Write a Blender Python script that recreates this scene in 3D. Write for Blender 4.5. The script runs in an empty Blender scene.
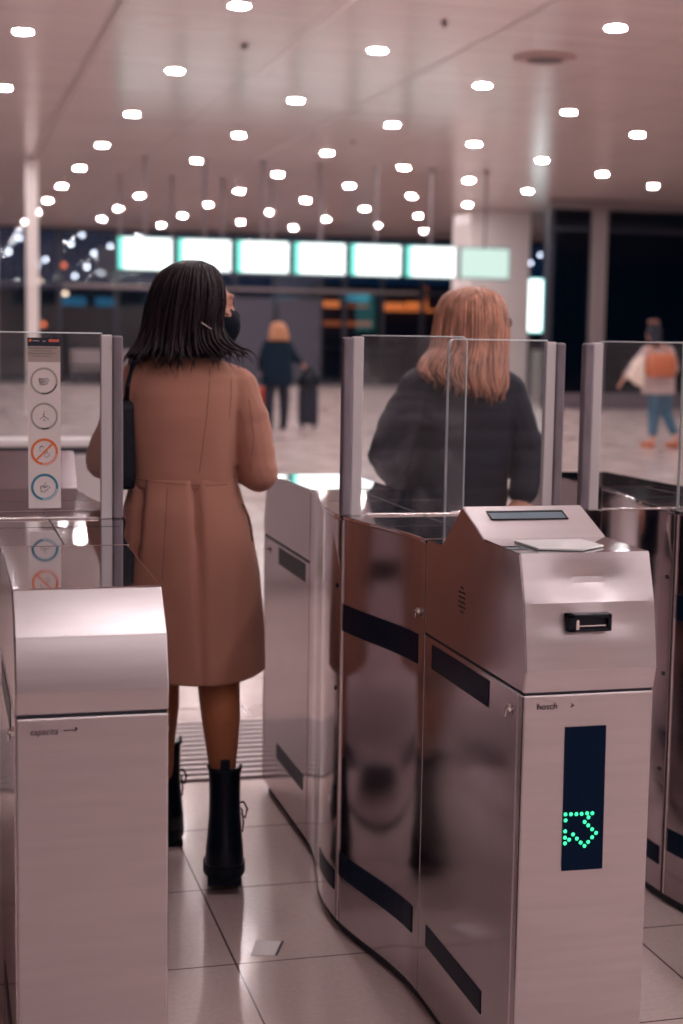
import bpy, bmesh, math, random
from mathutils import Vector, Matrix, noise
from mathutils.bvhtree import BVHTree
PI = math.pi
rnd = random.Random(7)
C = bpy.context.scene.collection
sc = bpy.context.scene

# ------------------------------------------------------------------ materials
def mat(name, col, rough=0.5, metal=0.0, emit=None, es=0.0, spec=0.5, coat=0.0, bump=None, var=None, rvar=None, sheen=0.0):
    m = bpy.data.materials.new(name); m.use_nodes = True
    nt = m.node_tree; b = nt.nodes['Principled BSDF']
    b.inputs['Base Color'].default_value = (*col, 1)
    b.inputs['Roughness'].default_value = rough
    b.inputs['Metallic'].default_value = metal
    b.inputs['Specular IOR Level'].default_value = spec
    b.inputs['Coat Weight'].default_value = coat
    b.inputs['Sheen Weight'].default_value = sheen
    if emit:
        b.inputs['Emission Color'].default_value = (*emit, 1); b.inputs['Emission Strength'].default_value = es
    tc = None
    def coords(scale):
        nonlocal tc
        if tc is None: tc = nt.nodes.new('ShaderNodeTexCoord')
        mp = nt.nodes.new('ShaderNodeMapping'); mp.inputs['Scale'].default_value = scale
        nt.links.new(tc.outputs['Object'], mp.inputs['Vector']); return mp.outputs['Vector']
    def nz(scale, s=1.0, det=4):
        n = nt.nodes.new('ShaderNodeTexNoise'); n.inputs['Scale'].default_value = s; n.inputs['Detail'].default_value = det
        nt.links.new(coords(scale), n.inputs['Vector']); return n.outputs['Fac']
    if var:            # (scale3, amount)
        r = nt.nodes.new('ShaderNodeMapRange'); r.inputs[1].default_value = .3; r.inputs[2].default_value = .7
        r.inputs[3].default_value = 1 - var[1]; r.inputs[4].default_value = 1 + var[1]
        nt.links.new(nz(var[0]), r.inputs[0])
        v = nt.nodes.new('ShaderNodeVectorMath'); v.operation = 'SCALE'; v.inputs[0].default_value = col
        nt.links.new(r.outputs[0], v.inputs['Scale']); nt.links.new(v.outputs[0], b.inputs['Base Color'])
    if rvar:
        r = nt.nodes.new('ShaderNodeMapRange'); r.inputs[1].default_value = .3; r.inputs[2].default_value = .7
        r.inputs[3].default_value = rvar[1]; r.inputs[4].default_value = rvar[2]
        nt.links.new(nz(rvar[0]), r.inputs[0]); nt.links.new(r.outputs[0], b.inputs['Roughness'])
    if bump:           # (scale3, strength, distance)
        bp = nt.nodes.new('ShaderNodeBump'); bp.inputs['Strength'].default_value = bump[1]; bp.inputs['Distance'].default_value = bump[2]
        nt.links.new(nz(bump[0]), bp.inputs['Height']); nt.links.new(bp.outputs['Normal'], b.inputs['Normal'])
    return m

M = {}
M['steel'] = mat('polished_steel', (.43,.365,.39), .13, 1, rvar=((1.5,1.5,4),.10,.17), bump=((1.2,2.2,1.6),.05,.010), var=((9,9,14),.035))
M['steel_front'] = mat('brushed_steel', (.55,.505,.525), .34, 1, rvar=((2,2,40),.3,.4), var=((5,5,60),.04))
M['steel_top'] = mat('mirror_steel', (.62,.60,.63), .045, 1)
M['steel_edge'] = mat('steel_edge', (.85,.78,.78), .22, 1)
M['dark_gap'] = mat('dark_gap', (.012,.014,.028), .6)
M['black_gloss'] = mat('black_acrylic', (.003,.012,.036), .3, spec=.05)
M['cool_dot'] = mat('small_white_lamp', (.9,.9,.9), .5, emit=(1,.9,.9), es=9)  # glow of the bulbs that imitate lamp reflections in the facade
M['black_plastic'] = mat('black_plastic', (.003,.006,.015), .4, spec=.25)
M['lcd'] = mat('lcd', (.14,.21,.25), .2)
M['pad'] = mat('reader_pad', (.86,.88,.87), .15, spec=.6)
M['seal'] = mat('rubber_seal', (.21,.18,.21), .55, var=((40,40,9),.2))
M['clear_strip'] = mat('clear_plastic_strip', (.62,.58,.60), .25, spec=.6)
M['glass_edge'] = mat('glass_edge', (.72,.80,.84), .2, spec=.8)
M['ink'] = mat('ink', (.06,.035,.05), .5)
M['chrome'] = mat('chrome', (.9,.88,.88), .12, 1)
M['led'] = mat('led_green', (.1,.8,.5), .4, emit=(.03,1.0,.38), es=1.3)
M['paper'] = mat('paper', (.93,.89,.88), .6)
M['sticker'] = mat('sticker_white', (.80,.72,.71), .4)
M['sticker_head'] = mat('sticker_beige', (.44,.36,.33), .4)
M['sticker_dark'] = mat('sticker_dark', (.012,.018,.04), .4)
M['orange_print'] = mat('orange_print', (.80,.20,.06), .4)
M['red_print'] = mat('red_print', (.75,.16,.12), .4)
M['blue_print'] = mat('blue_print', (.035,.23,.34), .4)
M['grey_print'] = mat('grey_print', (.40,.36,.33), .4)
M['pale_print'] = mat('pale_print', (.45,.60,.68), .4)
M['pink_print'] = mat('pink_print', (.80,.42,.38), .4)
M['coat'] = mat('camel_wool', (.42,.19,.135), .85, sheen=.15, bump=((260,260,260),.35,.002), var=((6,6,5),.06))
M['coat_seam'] = mat('coat_seam', (.17,.07,.055), .9)
M['lining'] = mat('coat_lining', (.08,.035,.03), .8)
M['skin'] = mat('skin', (.55,.27,.19), .5, spec=.3)
M['tan_leg'] = mat('tan_leg', (.44,.16,.075), .42, spec=.4)
M['dark_tights'] = mat('dark_tights', (.035,.022,.03), .6)
M['hair_dark'] = mat('dark_hair', (.014,.007,.011), .48, spec=.24, var=((40,40,4),.35))
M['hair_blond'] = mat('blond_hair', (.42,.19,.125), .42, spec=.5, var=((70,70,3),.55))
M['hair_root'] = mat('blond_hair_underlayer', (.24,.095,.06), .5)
M['hair_far'] = mat('far_blond_hair', (.50,.24,.13), .6)
M['mask'] = mat('black_mask', (.002,.005,.013), .8, spec=.15)
M['leather'] = mat('black_leather', (.002,.006,.015), .3, spec=.35, bump=((60,60,60),.15,.003))
M['sole'] = mat('black_sole', (.003,.006,.015), .6, spec=.2)
M['jacket'] = mat('black_jacket', (.002,.006,.019), .6, spec=.12)
M['navy_coat'] = mat('navy_coat', (.003,.014,.030), .8, spec=.2)
M['dark_trouser'] = mat('dark_trousers', (.012,.014,.030), .8)
M['jeans'] = mat('blue_jeans', (.035,.12,.20), .8)
M['grey_cardigan'] = mat('pale_cardigan', (.50,.38,.37), .85)
M['orange_bag'] = mat('orange_leather', (.52,.13,.045), .5)
M['canvas'] = mat('cream_canvas', (.82,.68,.58), .8)
M['red_case'] = mat('orange_red_case', (.70,.10,.04), .4)
M['lens'] = mat('glasses_plastic', (.008,.012,.025), .2)
M['lamp'] = mat('lamp_diffuser', (.9,.88,.85), .5, emit=(1,.895,.895), es=275)
M['lamp_rim'] = mat('lamp_rim', (.75,.68,.66), .4)
M['frame'] = mat('grey_frame', (.30,.25,.26), .45, .2)
M['frame_dark'] = mat('dark_frame', (.035,.040,.060), .45, .2)
M['pillar'] = mat('white_pillar', (.88,.82,.80), .35)
M['grey_panel'] = mat('grey_door_panel', (.085,.08,.115), .5)
M['rod'] = mat('rod', (.22,.18,.20), .5)
M['wall'] = mat('pale_wall', (.70,.61,.59), .6)
M['barrier'] = mat('white_barrier', (.66,.60,.61), .3)
M['grate'] = mat('grate_bar', (.62,.54,.54), .4, .2)
M['shop'] = mat('shop_dark', (.020,.022,.045), .6)
M['cyan_lit'] = mat('cyan_lit_screen', (.1,.3,.35), .5, emit=(.10,.42,.50), es=.5)
M['blue_lit'] = mat('blue_lit_window', (.03,.10,.16), .5, emit=(.03,.16,.26), es=.55)
M['orange_lit'] = mat('orange_lit_shelf', (.8,.3,.1), .5, emit=(1,.22,.05), es=.9)
M['orange_dim'] = mat('orange_dim_shelf', (.5,.15,.06), .5, emit=(1,.20,.06), es=.28)
M['warm_bulb'] = mat('warm_bulb', (.9,.6,.4), .5, emit=(1,.62,.38), es=5)
M['red_bulb'] = mat('red_bulb', (.9,.2,.1), .5, emit=(1,.16,.05), es=2.2)
M['cool_bulb'] = mat('cool_bulb', (.8,.9,.9), .5, emit=(.75,.95,1), es=6)
M['lightbox'] = mat('lightbox_face', (.9,.95,.95), .4, emit=(.86,1,1), es=2.2)
M['lightbox_rim'] = mat('lightbox_rim', (.2,.6,.6), .4, emit=(.18,.75,.72), es=.8)
M['bezel'] = mat('screen_bezel', (.10,.25,.27), .3)
M['asphalt'] = mat('outside_ground', (.02,.03,.05), .7)

def glass_mat(name, tint=(.93,.95,.97), haze=0.04, gloss=1.0, haze_col=(.6,.6,.66), smudge=0.0, rough=0.02):
    m = bpy.data.materials.new(name); m.use_nodes = True
    nt = m.node_tree; nt.nodes.clear()
    out = nt.nodes.new('ShaderNodeOutputMaterial')
    tr = nt.nodes.new('ShaderNodeBsdfTransparent'); tr.inputs[0].default_value = (*tint, 1)
    df = nt.nodes.new('ShaderNodeBsdfDiffuse'); df.inputs[0].default_value = (*haze_col, 1)
    mx = nt.nodes.new('ShaderNodeMixShader'); mx.inputs[0].default_value = haze
    if smudge:
        tc = nt.nodes.new('ShaderNodeTexCoord')
        n = nt.nodes.new('ShaderNodeTexNoise'); n.inputs['Scale'].default_value = 7; n.inputs['Detail'].default_value = 5; n.inputs['Distortion'].default_value = .8
        nt.links.new(tc.outputs['Object'], n.inputs['Vector'])
        r = nt.nodes.new('ShaderNodeMapRange'); r.inputs[1].default_value = .42; r.inputs[2].default_value = .72
        r.inputs[3].default_value = haze; r.inputs[4].default_value = haze + smudge
        nt.links.new(n.outputs['Fac'], r.inputs[0]); nt.links.new(r.outputs[0], mx.inputs[0])
    nt.links.new(tr.outputs[0], mx.inputs[1]); nt.links.new(df.outputs[0], mx.inputs[2])
    gl = nt.nodes.new('ShaderNodeBsdfGlossy'); gl.inputs['Roughness'].default_value = rough
    fr = nt.nodes.new('ShaderNodeFresnel'); fr.inputs['IOR'].default_value = 1.5
    mu = nt.nodes.new('ShaderNodeMath'); mu.operation = 'MULTIPLY'; mu.inputs[1].default_value = gloss
    nt.links.new(fr.outputs[0], mu.inputs[0])
    m2 = nt.nodes.new('ShaderNodeMixShader')
    nt.links.new(mu.outputs[0], m2.inputs[0]); nt.links.new(mx.outputs[0], m2.inputs[1]); nt.links.new(gl.outputs[0], m2.inputs[2])
    nt.links.new(m2.outputs[0], out.inputs[0])
    return m
M['flap_glass'] = glass_mat('flap_glass', (.965,.975,.98), .008, .55, (.5,.5,.56), .008)
M['flap_glass_misted'] = glass_mat('misted_flap_glass', (.965,.975,.98), .012, .55, (.60,.57,.62), .19)
M['facade_glass'] = glass_mat('facade_glass', (.72,.80,.88), .0, 1.2, (.10,.16,.24))
M['kiosk_glass'] = glass_mat('kiosk_glass', (.42,.52,.62), .03, 1.0, (.02,.06,.11))

def floor_mat():
    m = mat('polished_stone_tiles', (.62,.50,.48), .16, spec=.5)
    nt = m.node_tree; b = nt.nodes['Principled BSDF']
    tc = nt.nodes.new('ShaderNodeTexCoord')
    mp = nt.nodes.new('ShaderNodeMapping'); mp.inputs['Location'].default_value = (-.667+.5, -3.502+.0, 0)
    mp.inputs['Scale'].default_value = (1, 1, 1)
    br = nt.nodes.new('ShaderNodeTexBrick'); br.offset = 0; br.squash = 1
    br.inputs['Scale'].default_value = 1; br.inputs['Brick Width'].default_value = .508; br.inputs['Row Height'].default_value = .508
    br.inputs['Mortar Size'].default_value = .0028; br.inputs['Mortar Smooth'].default_value = .1
    br.inputs['Color1'].default_value = (.60,.485,.465,1); br.inputs['Color2'].default_value = (.66,.545,.52,1)
    br.inputs['Mortar'].default_value = (.12,.075,.075,1)
    nt.links.new(tc.outputs['Object'], mp.inputs['Vector']); nt.links.new(mp.outputs['Vector'], br.inputs['Vector'])
    n = nt.nodes.new('ShaderNodeTexNoise'); n.inputs['Scale'].default_value = 70; n.inputs['Detail'].default_value = 5
    nt.links.new(tc.outputs['Object'], n.inputs['Vector'])
    n2 = nt.nodes.new('ShaderNodeTexNoise'); n2.inputs['Scale'].default_value = 2.2; n2.inputs['Detail'].default_value = 4
    nt.links.new(tc.outputs['Object'], n2.inputs['Vector'])
    ad = nt.nodes.new('ShaderNodeMath'); ad.operation = 'ADD'
    nt.links.new(n.outputs['Fac'], ad.inputs[0]); nt.links.new(n2.outputs['Fac'], ad.inputs[1])
    r = nt.nodes.new('ShaderNodeMapRange'); r.inputs[1].default_value = .6; r.inputs[2].default_value = 1.4; r.inputs[3].default_value = .88; r.inputs[4].default_value = 1.1
    nt.links.new(ad.outputs[0], r.inputs[0])
    v = nt.nodes.new('ShaderNodeVectorMath'); v.operation = 'SCALE'
    nt.links.new(br.outputs['Color'], v.inputs[0]); nt.links.new(r.outputs[0], v.inputs['Scale']); nt.links.new(v.outputs[0], b.inputs['Base Color'])
    rr = nt.nodes.new('ShaderNodeMapRange'); rr.inputs[1].default_value = .3; rr.inputs[2].default_value = .7; rr.inputs[3].default_value = .12; rr.inputs[4].default_value = .24
    nt.links.new(n2.outputs['Fac'], rr.inputs[0]); nt.links.new(rr.outputs[0], b.inputs['Roughness'])
    return m
M['floor'] = floor_mat()

def ceiling_mat():
    m = mat('ceiling_panels', (.60,.48,.47), .22, spec=.55)
    nt = m.node_tree; b = nt.nodes['Principled BSDF']
    tc = nt.nodes.new('ShaderNodeTexCoord')
    mp = nt.nodes.new('ShaderNodeMapping'); mp.inputs['Location'].default_value = (-1.72, 0, 0)
    br = nt.nodes.new('ShaderNodeTexBrick'); br.offset = 0
    br.inputs['Scale'].default_value = 1; br.inputs['Brick Width'].default_value = 1.82; br.inputs['Row Height'].default_value = .30
    br.inputs['Mortar Size'].default_value = .012; br.inputs['Mortar Smooth'].default_value = .3
    br.inputs['Color1'].default_value = (.60,.485,.475,1); br.inputs['Color2'].default_value = (.64,.52,.51,1)
    br.inputs['Mortar'].default_value = (.48,.37,.365,1)
    nt.links.new(tc.outputs['Object'], mp.inputs['Vector']); nt.links.new(mp.outputs['Vector'], br.inputs['Vector'])
    nt.links.new(br.outputs['Color'], b.inputs['Base Color'])
    n = nt.nodes.new('ShaderNodeTexNoise'); n.inputs['Scale'].default_value = 1; n.inputs['Detail'].default_value = 2
    m2 = nt.nodes.new('ShaderNodeMapping'); m2.inputs['Scale'].default_value = (.5, 3.3, 1)
    nt.links.new(tc.outputs['Object'], m2.inputs['Vector']); nt.links.new(m2.outputs['Vector'], n.inputs['Vector'])
    bp = nt.nodes.new('ShaderNodeBump'); bp.inputs['Strength'].default_value = .25; bp.inputs['Distance'].default_value = .05
    nt.links.new(n.outputs['Fac'], bp.inputs['Height']); nt.links.new(bp.outputs['Normal'], b.inputs['Normal'])
    return m
M['ceiling'] = ceiling_mat()

def screen_mat():
    # a lit timetable page: white body, green strip on the left, faint rows
    m = mat('timetable_screen', (.05,.05,.05), .25)
    nt = m.node_tree; b = nt.nodes['Principled BSDF']
    tc = nt.nodes.new('ShaderNodeTexCoord'); sx = nt.nodes.new('ShaderNodeSeparateXYZ')
    nt.links.new(tc.outputs['Object'], sx.inputs[0])
    cr = nt.nodes.new('ShaderNodeValToRGB'); mr = nt.nodes.new('ShaderNodeMapRange')
    mr.inputs[1].default_value = -.48; mr.inputs[2].default_value = .48
    nt.links.new(sx.outputs['X'], mr.inputs[0]); nt.links.new(mr.outputs[0], cr.inputs[0])
    e = cr.color_ramp.elements; e[0].position = 0; e[0].color = (.10,.62,.50,1); e[1].position = .13; e[1].color = (.92,1,.98,1)
    x = e.new(.10); x.color = (.12,.66,.54,1)
    w = nt.nodes.new('ShaderNodeTexWave'); w.bands_direction = 'Z'; w.inputs['Scale'].default_value = 4.5
    nt.links.new(tc.outputs['Object'], w.inputs['Vector'])
    r = nt.nodes.new('ShaderNodeMapRange'); r.inputs[3].default_value = 1.35; r.inputs[4].default_value = 1.9
    nt.links.new(w.outputs['Fac'], r.inputs[0])
    nt.links.new(cr.outputs[0], b.inputs['Emission Color']); nt.links.new(r.outputs[0], b.inputs['Emission Strength'])
    return m
M['screen'] = screen_mat()
M['screen_dim'] = mat('dim_screen', (.3,.35,.33), .3, emit=(.55,.85,.76), es=.62)

# ------------------------------------------------------------------ mesh helpers
def box(bm, x0, x1, y0, y1, z0, z1, bev=0.0, seg=2):
    t = bmesh.new(); bmesh.ops.create_cube(t, size=1)
    for v in t.verts: v.co = Vector(((x0+x1)/2+v.co.x*(x1-x0), (y0+y1)/2+v.co.y*(y1-y0), (z0+z1)/2+v.co.z*(z1-z0)))
    if bev: bmesh.ops.bevel(t, geom=t.edges[:], offset=bev, segments=seg, profile=.5, affect='EDGES')
    merge(bm, t)
def merge(bm, t):
    me = bpy.data.meshes.new('t'); t.to_mesh(me); bm.from_mesh(me); bpy.data.meshes.remove(me); t.free()
def prism(bm, pts, z0, z1, bev=0.0, axis='Z', seg=2):
    """pts = outline; axis Z: (x,y) extruded z0..z1 ; axis X: (y,z) extruded x0..x1 ; axis Y: (x,z) extruded"""
    t = bmesh.new()
    def P(p, h):
        return {'Z': (p[0],p[1],h), 'X': (h,p[0],p[1]), 'Y': (p[0],h,p[1])}[axis]
    a = [t.verts.new(P(p, z0)) for p in pts]; b = [t.verts.new(P(p, z1)) for p in pts]
    n = len(pts)
    t.faces.new(a[::-1]); t.faces.new(b)
    for i in range(n): t.faces.new((a[i], a[(i+1)%n], b[(i+1)%n], b[i]))
    bmesh.ops.recalc_face_normals(t, faces=t.faces[:])
    if bev:
        bmesh.ops.bevel(t, geom=[e for e in t.edges if e.calc_face_angle(0) > .35], offset=bev, segments=seg, profile=.5, affect='EDGES')
    merge(bm, t)
def tube(bm, pts, r, n=8, taper=None, cap=True):
    pts = [Vector(p) for p in pts]; rings = []
    up = Vector((0,0,1))
    for i, p in enumerate(pts):
        d = (pts[min(i+1, len(pts)-1)] - pts[max(i-1, 0)])
        if d.length < 1e-9: d = Vector((0,0,1))
        d.normalize()
        a = d.cross(up)
        if a.length < 1e-3: a = d.cross(Vector((1,0,0)))
        a.normalize(); b = d.cross(a)
        rr = r[i] if isinstance(r, (list, tuple)) else r
        rings.append([bm.verts.new(p + (a*math.cos(2*PI*k/n) + b*math.sin(2*PI*k/n))*rr) for k in range(n)])
    for i in range(len(rings)-1):
        for k in range(n):
            bm.faces.new((rings[i][k], rings[i][(k+1)%n], rings[i+1][(k+1)%n], rings[i+1][k]))
    if cap:
        bm.faces.new(rings[0][::-1]); bm.faces.new(rings[-1])
def cyl(bm, c, r, h, axis='Z', n=24, r2=None):
    c = Vector(c); d = {'X': Vector((1,0,0)), 'Y': Vector((0,1,0)), 'Z': Vector((0,0,1))}[axis]
    tube(bm, [c, c+d*h], [r, r if r2 is None else r2], n)
def ell(bm, c, r, rot=None, sub=3):
    t = bmesh.new(); bmesh.ops.create_icosphere(t, subdivisions=sub, radius=1)
    R3 = rot if rot is not None else Matrix.Identity(3)
    for v in t.verts: v.co = Vector(c) + R3 @ Vector((v.co.x*r[0], v.co.y*r[1], v.co.z*r[2]))
    merge(bm, t)
def chain(bm, pts, rads, n=14):
    for i in range(len(pts)):
        r = rads[i]; ell(bm, pts[i], (r*.995, r*.995, r*.995), sub=2)
        if i: 
            t = bmesh.new(); tube(t, [pts[i-1], pts[i]], [rads[i-1], rads[i]], n); merge(bm, t)
def loft(bm, rings, cap=True):
    """rings: list of vertex-coordinate lists, same length"""
    R_ = [[bm.verts.new(p) for p in ring] for ring in rings]; n = len(R_[0])
    for i in range(len(R_)-1):
        for k in range(n): bm.faces.new((R_[i][k], R_[i][(k+1)%n], R_[i+1][(k+1)%n], R_[i+1][k]))
    if cap: bm.faces.new(R_[0][::-1]); bm.faces.new(R_[-1])
    return R_
def ering(cx, cy, z, rx, ry, n=32, rot=0, p=2.0, f=None, tilt=0):
    out = []
    for k in range(n):
        a = 2*PI*k/n; c, s = math.cos(a), math.sin(a)
        x = math.copysign(abs(c)**(2/p), c)*rx; y = math.copysign(abs(s)**(2/p), s)*ry
        if f: g = f(a); x *= g; y *= g
        xr = x*math.cos(rot) - y*math.sin(rot); yr = x*math.sin(rot) + y*math.cos(rot)
        out.append(Vector((cx+xr, cy+yr, z + tilt*xr)))
    return out
def remesh(bm, voxel, smooth=4, fac=.5):
    me = bpy.data.meshes.new('r'); bm.to_mesh(me); bm.free()
    o = bpy.data.objects.new('r', me); C.objects.link(o)
    md = o.modifiers.new('r', 'REMESH'); md.mode = 'VOXEL'; md.voxel_size = voxel
    if smooth: s = o.modifiers.new('s', 'SMOOTH'); s.factor = fac; s.iterations = smooth
    dg = bpy.context.evaluated_depsgraph_get(); dg.update()
    me2 = bpy.data.meshes.new_from_object(o.evaluated_get(dg))
    bpy.data.objects.remove(o); bpy.data.meshes.remove(me)
    nb = bmesh.new(); nb.from_mesh(me2); bpy.data.meshes.remove(me2); return nb

def obj(name, bm, m, parent=None, smooth=False, label=None, recalc=True, auto=None, origin=None):
    if recalc: bmesh.ops.recalc_face_normals(bm, faces=bm.faces[:])
    if parent is not None:
        W = root_inv(parent)
        bmesh.ops.transform(bm, matrix=W, verts=bm.verts[:])
    elif origin is not None:
        bmesh.ops.translate(bm, vec=-Vector(origin), verts=bm.verts[:])
    me = bpy.data.meshes.new(name); bm.to_mesh(me); bm.free()
    ms = m if isinstance(m, (list, tuple)) else [m]
    for q in ms: me.materials.append(q)
    for p in me.polygons: p.use_smooth = bool(smooth) or auto is not None
    if auto is not None:
        me.set_sharp_from_angle(angle=math.radians(auto))
    o = bpy.data.objects.new(name, me); C.objects.link(o)
    if parent is not None: o.parent = parent
    elif origin is not None: o.location = origin
    if label: o['label'] = label
    return o
WM = {}
def root_inv(p):
    # everything is written in the coordinates of the thing's own frame of building (see 'local')
    return WM.get(p.name, Matrix.Identity(4))
def thing(name, label, cat, loc=(0,0,0), rotz=0, group=None, local=False):
    o = bpy.data.objects.new(name, None); C.objects.link(o); o.empty_display_size = .1
    o.location = loc; o.rotation_euler = (0,0,rotz); o['label'] = label; o['category'] = cat
    if group: o['group'] = group
    WM[o.name] = Matrix.Identity(4) if local else Matrix.Translation(-Vector(loc))
    return o
def tag(o, label, cat, group=None):
    o['label'] = label; o['category'] = cat
    if group: o['group'] = group
    return o
def struct(name, bm, m, parent=None, **k):
    o = obj(name, bm, m, parent, **k); o['kind'] = 'structure'; return o
def sub(name, bm, m, part, label=None, smooth=False, auto=None):
    """a sub-part: parented to a part whose own transform is identity inside its thing"""
    WM[part.name] = root_inv(part.parent) if part.parent else Matrix.Identity(4)
    return obj(name, bm, m, part, smooth=smooth, label=label, auto=auto)
def text_bm(body, size, loc, align='LEFT', depth=.0004, rotx=PI/2, shear=0.0, wx=1.0):
    cu = bpy.data.curves.new('t', 'FONT'); cu.body = body; cu.size = size; cu.extrude = depth; cu.align_x = align; cu.shear = shear
    o = bpy.data.objects.new('t', cu); C.objects.link(o)
    dg = bpy.context.evaluated_depsgraph_get(); dg.update()
    me = bpy.data.meshes.new_from_object(o.evaluated_get(dg))
    bm = bmesh.new(); bm.from_mesh(me)
    bpy.data.objects.remove(o); bpy.data.meshes.remove(me); bpy.data.curves.remove(cu)
    bmesh.ops.transform(bm, matrix=Matrix.Translation(loc) @ Matrix.Rotation(rotx, 4, 'X') @ Matrix.Diagonal((wx,1,1,1)), verts=bm.verts[:])
    return bm

# ------------------------------------------------------------------ setting
ZC = 4.5; YF = 46.2; XL, XR, YB = -9.0, 27.0, -7.0
bm = bmesh.new(); box(bm, XL, XR, YB, YF, -.12, 0); struct('floor', bm, M['floor'])
bm = bmesh.new(); box(bm, XL, XR, YB, YF, ZC, ZC+.15); struct('ceiling', bm, M['ceiling'])
bm = bmesh.new(); box(bm, XL, XR, YB-.2, YB, 0, ZC); struct('wall_back', bm, M['wall'])
bm = bmesh.new(); box(bm, XL-40, XR+40, YF, YF+60, -.16, -.02); struct('ground', bm, M['asphalt'])
# long open joints and a linear strip in the ceiling
def joint(x, y0, y1, w=.03):
    b = bmesh.new(); box(b, x-w/2, x+w/2, y0, y1, ZC-.004, ZC+.01); return b
struct('trim_1', joint(1.66, -6.9, 28.1, .05), mat('ceiling_joint', (.33,.25,.25), .5))
struct('trim_2', joint(3.66, 13.0, 18.0, .035), mat('ceiling_strip', (.80,.72,.72), .3))
struct('trim_3', joint(5.40, 9.0, 27, .022), mat('ceiling_joint_pale', (.45,.36,.36), .4))

# far glass facade, bay by bay
xs = [-8.9,-6.4,-3.9,-1.5,.9,3.5,5.15,6.35,7.6,8.7,9.9,11.35,12.1,13.3,14.6,15.9,17.4,19.0,21,23.5,26.9]
for i in range(len(xs)-1):
    x0, x1 = xs[i], xs[i+1]
    bm = bmesh.new()
    for xx in (x0, x1-.06): box(bm, xx, xx+.06, YF-.10, YF+.05, 0, ZC-.001)
    for z0, z1 in ((0,.10),(2.78,2.92),(4.40,ZC-.001)): box(bm, x0+.06, x1-.06, YF-.10, YF+.05, z0, z1)
    f = struct('window_%d' % (i+1), bm, M['frame_dark'])
    pb = bmesh.new(); box(pb, x0+.06, x1-.06, YF-.02, YF-.01, .10, 4.40)
    o = obj('pane', pb, M['facade_glass'], f); o['kind'] = 'structure'
bm = bmesh.new(); box(bm, 3.6, 14.4, YF-.20, YF-.102, 2.80, 2.88); struct('trim_4', bm, M['frame'])
# grey double doors inside the facade
for i, (x0, x1) in enumerate(((8.5,9.85),(9.95,11.3),(7.2,8.4))):
    bm = bmesh.new(); box(bm, x0, x1, YF-.26, YF-.21, 0.02, 2.6, .01)
    d = struct('door_%d' % (i+1), bm, M['grey_panel'])
    hb = bmesh.new(); tube(hb, [(x1-.12,YF-.27,.95),(x1-.12,YF-.31,.95),(x1-.12,YF-.31,1.25),(x1-.12,YF-.27,1.25)], .012); o = obj('door_handle', hb, M['frame'], d); o['kind']='structure'

# left glazed side wall: white post and dark bays beside the facade
bm = bmesh.new(); box(bm, 1.56, 1.77, 28.15, 28.36, 0, ZC-.001, .012)
tag(obj('square_column', bm, M['pillar'], origin=(1.66,28.25,0)), 'slender pale square post rising to the ceiling at the far left', 'column')
for i, (x0, x1) in enumerate(((-5.2,-3.5),(-3.5,-1.8),(-1.8,-.2),(-.2,1.35))):
    bm = bmesh.new()
    for xx in (x0, x1-.09): box(bm, xx, xx+.09, 35.6, 35.75, 0, 4.3)
    for z0, z1 in ((0,.15),(2.62,2.72),(3.75,3.83),(4.2,4.3)): box(bm, x0+.09, x1-.09, 35.6, 35.75, z0, z1)
    f = struct('window_%d' % (30+i), bm, M['frame'])
    pb = bmesh.new(); box(pb, x0+.09, x1-.09, 35.66, 35.67, .15, 4.2); o = obj('pane', pb, M['kiosk_glass'], f); o['kind']='structure'
bm = bmesh.new(); box(bm, -5.2, 1.40, 35.5, 36.2, 4.3, ZC-.001); struct('trim_5', bm, M['frame'])

# broad white pillar behind the screens
bm = bmesh.new(); box(bm, 12.28, 13.82, 35.2, 36.5, 0, ZC-.001, .02)
tag(obj('square_column', bm, M['pillar'], origin=(13.05,35.8,0)), 'broad white square pillar behind the dim rightmost screen', 'column')

# dark glazed kiosk at right
kio = thing('glazed_kiosk', 'dark glass-walled kiosk with pale posts reaching the ceiling at the right', 'kiosk', (18.5,33.5,0))
bm = bmesh.new(); prism(bm, [(12.75,31.45),(26.5,31.45),(26.5,37),(15.3,37)], 4.28, ZC-.002, .01); obj('roof_fascia', bm, M['frame'], kio)
bm = bmesh.new(); box(bm, 12.75, 26.5, 31.35, 31.6, .0, .34, .01); obj('plinth', bm, mat('kiosk_plinth', (.16,.13,.16), .5), kio)
for x0, w, mm in ((12.70,.13,'frame_dark'),(13.72,.34,'frame'),(17.0,.2,'frame_dark'),(20.5,.2,'frame'),(26.3,.2,'frame')):
    bm = bmesh.new(); box(bm, x0, x0+w, 31.3, 31.52, .0, 4.28, .01); obj('post', bm, M[mm], kio)
for x0, x1 in ((12.83,13.72),(14.06,17.0),(17.2,20.5),(20.7,26.3)):
    bm = bmesh.new(); box(bm, x0, x1, 31.42, 31.44, .34, 4.28); obj('pane', bm, M['kiosk_glass'], kio)
    bm = bmesh.new(); box(bm, x0, x1, 31.38, 31.47, 3.82, 3.90); obj('transom', bm, M['frame_dark'], kio)
bm = bmesh.new(); prism(bm, [(12.78,31.55),(12.86,31.55),(15.42,37),(15.34,37)], 0, 4.28); obj('side_wall', bm, M['frame_dark'], kio)
bm = bmesh.new(); box(bm, 14.4, 26.4, 34.5, 34.6, .0, 4.2); obj('inner_wall', bm, mat('kiosk_inside', (.012,.028,.06), .6), kio)
bm = bmesh.new()
for i in range(5): box(bm, 14.6+i*.9, 15.3+i*.9, 33.0, 33.5, .35, 1.0+.25*math.sin(i*2.3), .02)
obj('counter', bm, M['shop'], kio)

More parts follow.
